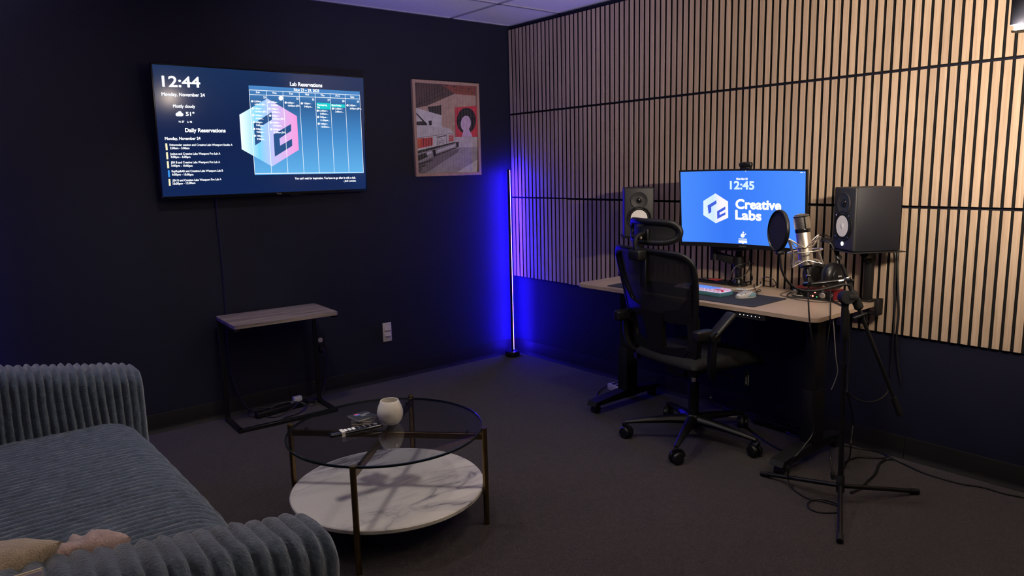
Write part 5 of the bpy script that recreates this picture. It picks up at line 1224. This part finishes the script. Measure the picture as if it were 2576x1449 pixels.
# ================================================================== OFFICE CHAIR
CHA = -11
CHM = T(-.51, -2.077, 0) @ Matrix.Rotation(radians(CHA), 4, 'Z')
ch = thing('office_chair', 'black mesh office chair with headrest, pushed up to the desk', 'chair', M=CHM)
HB = lambda mb, nm, m, p=None, **k: mb.build(nm, m, p or ch, world=False, **k)
M_mesh = glassy('chair_mesh_dummy', (1, 1, 1))
def mesh_fabric():
    m = bpy.data.materials.new('chair_mesh'); m.use_nodes = True; nt = m.node_tree; b = nt.nodes['Principled BSDF']
    b.inputs['Base Color'].default_value = (.006, .006, .007, 1); b.inputs['Roughness'].default_value = .7
    tc = nt.nodes.new('ShaderNodeTexCoord'); wv = nt.nodes.new('ShaderNodeTexWave'); wv.bands_direction = 'Z'; wv.inputs['Scale'].default_value = 110; wv.inputs['Distortion'].default_value = 0
    nt.links.new(tc.outputs['Object'], wv.inputs['Vector'])
    mr = nt.nodes.new('ShaderNodeMapRange'); mr.inputs[1].default_value = .55; mr.inputs[2].default_value = .95; mr.inputs[3].default_value = 0; mr.inputs[4].default_value = .07
    nt.links.new(wv.outputs['Fac'], mr.inputs[0])
    t = nt.nodes.new('ShaderNodeBsdfTransparent'); mx = nt.nodes.new('ShaderNodeMixShader'); out = nt.nodes['Material Output']
    nt.links.new(mr.outputs[0], mx.inputs[0]); nt.links.new(b.outputs[0], mx.inputs[1]); nt.links.new(t.outputs[0], mx.inputs[2]); nt.links.new(mx.outputs[0], out.inputs[0])
    return m
M_mesh = mesh_fabric(); M_seat = mat('seat_fabric', (.006, .006, .0065), .85, bump=.3, bscale=500); M_ch = mat('chair_plastic', (.0065, .0065, .007), .42, spec=.4)
for a in [q-CHA for q in (132.3, -156.3, -84.6, -12.6, 60.0)]:
    c, s_ = cos(radians(a)), sin(radians(a)); M = Matrix.Rotation(radians(a), 4, 'Z')
    lg = MB(); n = 7
    for i in range(n+1):
        t = i/n
    prof = []
    st_ = [(.030, .128, .030, .030), (.12, .122, .025, .024), (.24, .108, .019, .018), (.335, .094, .014, .012), (.350, .090, .010, .008)]
    vs = []; k = 10
    for x, z, w, h in st_:
        for q in range(k):
            an = 2*pi*q/k; vs.append((x, w*cos(an), z-h*.5+h*sin(an)*.9))
    fs = [(i*k+q, i*k+(q+1) % k, (i+1)*k+(q+1) % k, (i+1)*k+q) for i in range(len(st_)-1) for q in range(k)]+[tuple(range(k)), tuple(range((len(st_)-1)*k, len(st_)*k))]
    lo_ = HB(MB().add(vs, fs, 0, M), 'base_leg', M_ch)
    sw_ = radians(a+random.uniform(-60, 60)); cx, cy = .343*c, .343*s_
    W = T(cx, cy, 0) @ Matrix.Rotation(sw_, 4, 'Z')
    ca_ = HB(MB().cyl((0, 0, .058), (0, 0, .088), .0095, n=14, M=W).tube([(.018, 0, .064), (0, 0, .067), (-.018, 0, .060), (-.030, 0, .045), (-.034, 0, .030)], .009, 10, sub=3, flat=2.0, M=W).cyl((0, -.030, .031), (0, .030, .031), .008, n=12, M=W), 'caster', M_ch)
    for sd in (-1, 1):
        HB(MB().lathe([(0, -.010), (.026, -.010), (.031, -.006), (.031, .004), (.027, .010), (.012, .0115), (0, .0115)], 26, M=W @ frame((0, sd*.017, .031), (1, 0, 0), (0, 0, -sd), (0, sd, 0))), 'wheel', M_black, ca_)
HB(MB().lathe([(0, .075), (.040, .078), (.048, .095), (.044, .130), (.034, .142), (0, .142)], 32), 'base_hub', M_ch)
HB(MB().lathe([(0, .13), (.027, .13), (.026, .31), (.0, .31)], 24), 'gas_cylinder', M_black)
HB(MB().cyl((0, 0, .30), (0, 0, .40), .0145, n=20), 'chrome_rod', M_chrome)
HB(MB().rbox((-.02, 0, .395), (.24, .16, .045), .012, 2).tube([(0, -.06, .395), (.02, -.16, .392), (.02, -.25, .392)], .006, 8), 'tilt_mechanism', M_ch)
# seat
def seat():
    vs = []; nu, nv = 20, 18
    for s in (1, -1):
        for i in range(nu+1):
            for j in range(nv+1):
                u, v = -1+2*i/nu, -1+2*j/nv; e = max(0, (1-abs(u)**5)*(1-abs(v)**5))**.5
                x = .03+.255*u*(1-.04*v*v); y = .262*v*(1-.10*u*u if u > 0 else 1-.12*u*u)
                drop = -.045*max(0, (u-.45)/.55)**2
                vs.append((x, y, .458+s*.040*e+drop+.012*abs(v)**2*e*(s > 0)))
    k = (nu+1)*(nv+1); fs = []
    for o in (0, k): fs += [(o+i*(nv+1)+j, o+i*(nv+1)+j+1, o+(i+1)*(nv+1)+j+1, o+(i+1)*(nv+1)+j) for i in range(nu) for j in range(nv)]
    return MB().add(vs, fs)
HB(seat(), 'seat', M_seat, angle=100)
def Xb(z): return -.185-.115*max(0, (z-.48)/.54)**1.25
def bp(y, z, off=0): return V((Xb(z)+.055*(y/.28)**2+off, y*.985+.058, z))
out = [(.16, 1.003), (.235, .996), (.275, .972), (.287, .938), (.283, .87), (.270, .78), (.254, .70), (.238, .62), (.222, .55), (.19, .500), (.12, .488)]
loop = [bp(y, z) for y, z in [(0, 1.004)]+out+[(0, .486)]+[(-y, z) for y, z in reversed(out)]]
HB(MB().tube(loop, .021, 12, closed=True, sub=5, flat=.62), 'back_frame', M_ch, angle=80)
# lower edge of the mesh panel: a U from side to side
U_ = [(.262, .86), (.235, .78), (.185, .728), (.11, .702), (0, .695)]
ul = [bp(y, z, .004) for y, z in U_]+[bp(-y, z, .004) for y, z in reversed(U_[:-1])]
HB(MB().tube(ul, .013, 10, sub=5, flat=.7), 'lower_rail', M_ch, angle=80)
def zlow(y): 
    y = abs(y)
    for (a, b), (c, d) in zip(U_[:-1], U_[1:]):
        if c <= y <= a: return d+(b-d)*((y-c)/(a-c))
    return .86
mb = MB(); nu, nv = 36, 22; vs = []
for i in range(nu+1):
    y = -.272+.544*i/nu
    zt = .992 if abs(y) < .22 else .992-.05*((abs(y)-.22)/.052)**2
    zb = zlow(y)
    for j in range(nv+1):
        z = zb+(zt-zb)*j/nv; vs.append(bp(y, z, .010-.02*(1-(y/.272)**2)))
mb.add(vs, [(i*(nv+1)+j, i*(nv+1)+j+1, (i+1)*(nv+1)+j+1, (i+1)*(nv+1)+j) for i in range(nu) for j in range(nv)])
HB(mb, 'back_mesh', M_mesh, angle=120)
# broad plastic yoke under the mesh: a wide apron with two openings beside the spine
def slab(pts_yz, t, nm, m=M_ch, off=0):
    mb = MB(); n = len(pts_yz); vs = [bp(y, z, off-t/2) for y, z in pts_yz]+[bp(y, z, off+t/2) for y, z in pts_yz]
    mb.add(vs, [tuple(range(n)), tuple(range(n, 2*n))]+[(i, (i+1) % n, n+(i+1) % n, n+i) for i in range(n)]); return HB(mb, nm, m)
slab([(-.055, .49), (.055, .49), (.062, .60), (.085, .70), (-.085, .70), (-.062, .60)], .028, 'spine', off=-.006)
for s in (-1, 1):
    slab([(s*.085, .712), (s*.19, .735), (s*.245, .80), (s*.262, .80), (s*.236, .66), (s*.12, .655), (s*.072, .665)], .020, 'yoke_wing', off=-.002)
    slab([(s*.055, .49), (s*.055, .525), (s*.13, .530), (s*.20, .545), (s*.215, .53), (s*.18, .495)], .026, 'yoke_bar', off=-.006)
    slab([(s*.222, .70), (s*.262, .70), (s*.255, .56), (s*.238, .40), (s*.200, .40), (s*.205, .52)], .030, 'side_upright', off=.004)
    HB(MB().cyl(bp(s*.232, .475, -.013), bp(s*.232, .475, -.017), .005, n=10), 'screw', M_chrome)
# headrest bracket and headrest
HB(MB().rbox((Xb(1.0)-.040, .045, .990), (.055, .085, .052), .010, 3), 'headrest_bracket', M_ch)
HB(MB().rbox((Xb(.9)-.028, .045, .900), (.012, .046, .150), .005, 2), 'bracket_slide', M_ch)
hx0 = Xb(1.0)-.045
HB(MB().tube([(hx0, .045, 1.005), (hx0-.004, .047, 1.045), (hx0+.01, .048, 1.075), (hx0+.045, .050, 1.085)], .013, 12, sub=5, flat=1.8), 'headrest_arm', M_ch)
HB(MB().cyl((hx0+.006, .018, 1.075), (hx0+.006, .080, 1.075), .010, n=14), 'headrest_hinge', M_ch); HB(MB().cyl((hx0+.006, .014, 1.075), (hx0+.006, .018, 1.075), .006, n=10), 'screw', M_chrome)
hc = hx0+.055
def hp_(y, z, off=0): return V((hc+.075*(y/.19)**2+off, y*.92+.060, z))
ho = [(.0, 1.148), (.11, 1.147), (.160, 1.140), (.186, 1.120), (.192, 1.098), (.182, 1.072), (.150, 1.056), (.10, 1.050), (0, 1.049)]
hl = [hp_(y, z) for y, z in ho]+[hp_(-y, z) for y, z in reversed(ho[1:-1])]
HB(MB().tube(hl, .0165, 12, closed=True, sub=4, flat=.9), 'headrest_frame', M_ch, angle=80)
mb = MB(); vs = []; nu, nv = 26, 10
for i in range(nu+1):
    y = -.180+.36*i/nu; e = max(0, 1-(abs(y)/.181)**5)**.5
    for j in range(nv+1): vs.append(hp_(y, 1.098+.049*e*(-1+2*j/nv), .004))
mb.add(vs, [(i*(nv+1)+j, i*(nv+1)+j+1, (i+1)*(nv+1)+j+1, (i+1)*(nv+1)+j) for i in range(nu) for j in range(nv)])
HB(mb, 'headrest_mesh', M_mesh, angle=120)
HB(MB().rbox((hc+.000, .050, 1.086), (.016, .060, .055), .006, 2), 'headrest_plate', M_ch)
# armrests: bracket from the back frame, pads flipped half up on their pivots
for s in (-1, 1):
    HB(MB().tube([(-.12, s*.255, .425), (-.17, s*.300, .47), (-.185, s*.318, .54), (-.185, s*.322, .615)], .018, 12, sub=5, flat=1.5), 'arm_support', M_ch)
    HB(MB().rbox((-.225, s*.300, .640), (.10, .050, .055), .012, 3), 'arm_bracket', M_ch)
    HB(MB().cyl((-.185, s*.270, .632), (-.185, s*.345, .632), .026, n=24), 'arm_pivot', M_ch)
    HB(MB().cyl((-.185, s*.345, .632), (-.185, s*.348, .632), .006, n=12), 'screw', M_chrome)
    an = radians(38); Mp = frame((-.185+.072*cos(an), s*.318, .636+.072*sin(an)), (cos(an), 0, sin(an)), (0, 1, 0), (-sin(an), 0, cos(an)))
    HB(MB().rbox((0, 0, 0), (.165, .062, .026), .012, 3, M=Mp), 'arm_pad', M_ch)
# tag under the seat
tg = HB(MB().box((.10, -.262, .375), (.030, .0008, .070)), 'seat_tag', M_black)
mb = MB()
for k in range(5): mb.box((.094, -.2626, .352+.008*k), (.006+.003*(k % 2), .0004, .0035))
mb.box((.108, -.2626, .368), (.003, .0004, .05))
HB(mb, 'tag_print', mat('tag_white', (.6, .6, .6), .6), smooth=False)

for o in list(bpy.data.objects):
    if o.parent is None and 'label' in o and 'group' not in o:
        b = o.name.split('.')[0]
        g = {'studio_speaker': 'pair of studio speakers', 'speaker_stand': 'pair of clamp speaker stands', 'scatter_cushion': 'cushions on the sofa', 'acoustic_slat_panel': 'rows of wood slat panels', 'corner_light_pole': 'corner light poles',
             'power_strip': 'power strips on the floor', 'floor_cable': 'cables on the carpet', 'speaker_cable': 'cables of the right speaker', 'bundled_cable': 'cables bundled under the desk', 'grey_cable': 'grey cables under the desk', 'power_plug': 'black power plugs', 'cable_plug': 'audio cable plugs'}.get(b)
        if g: o['group'] = g
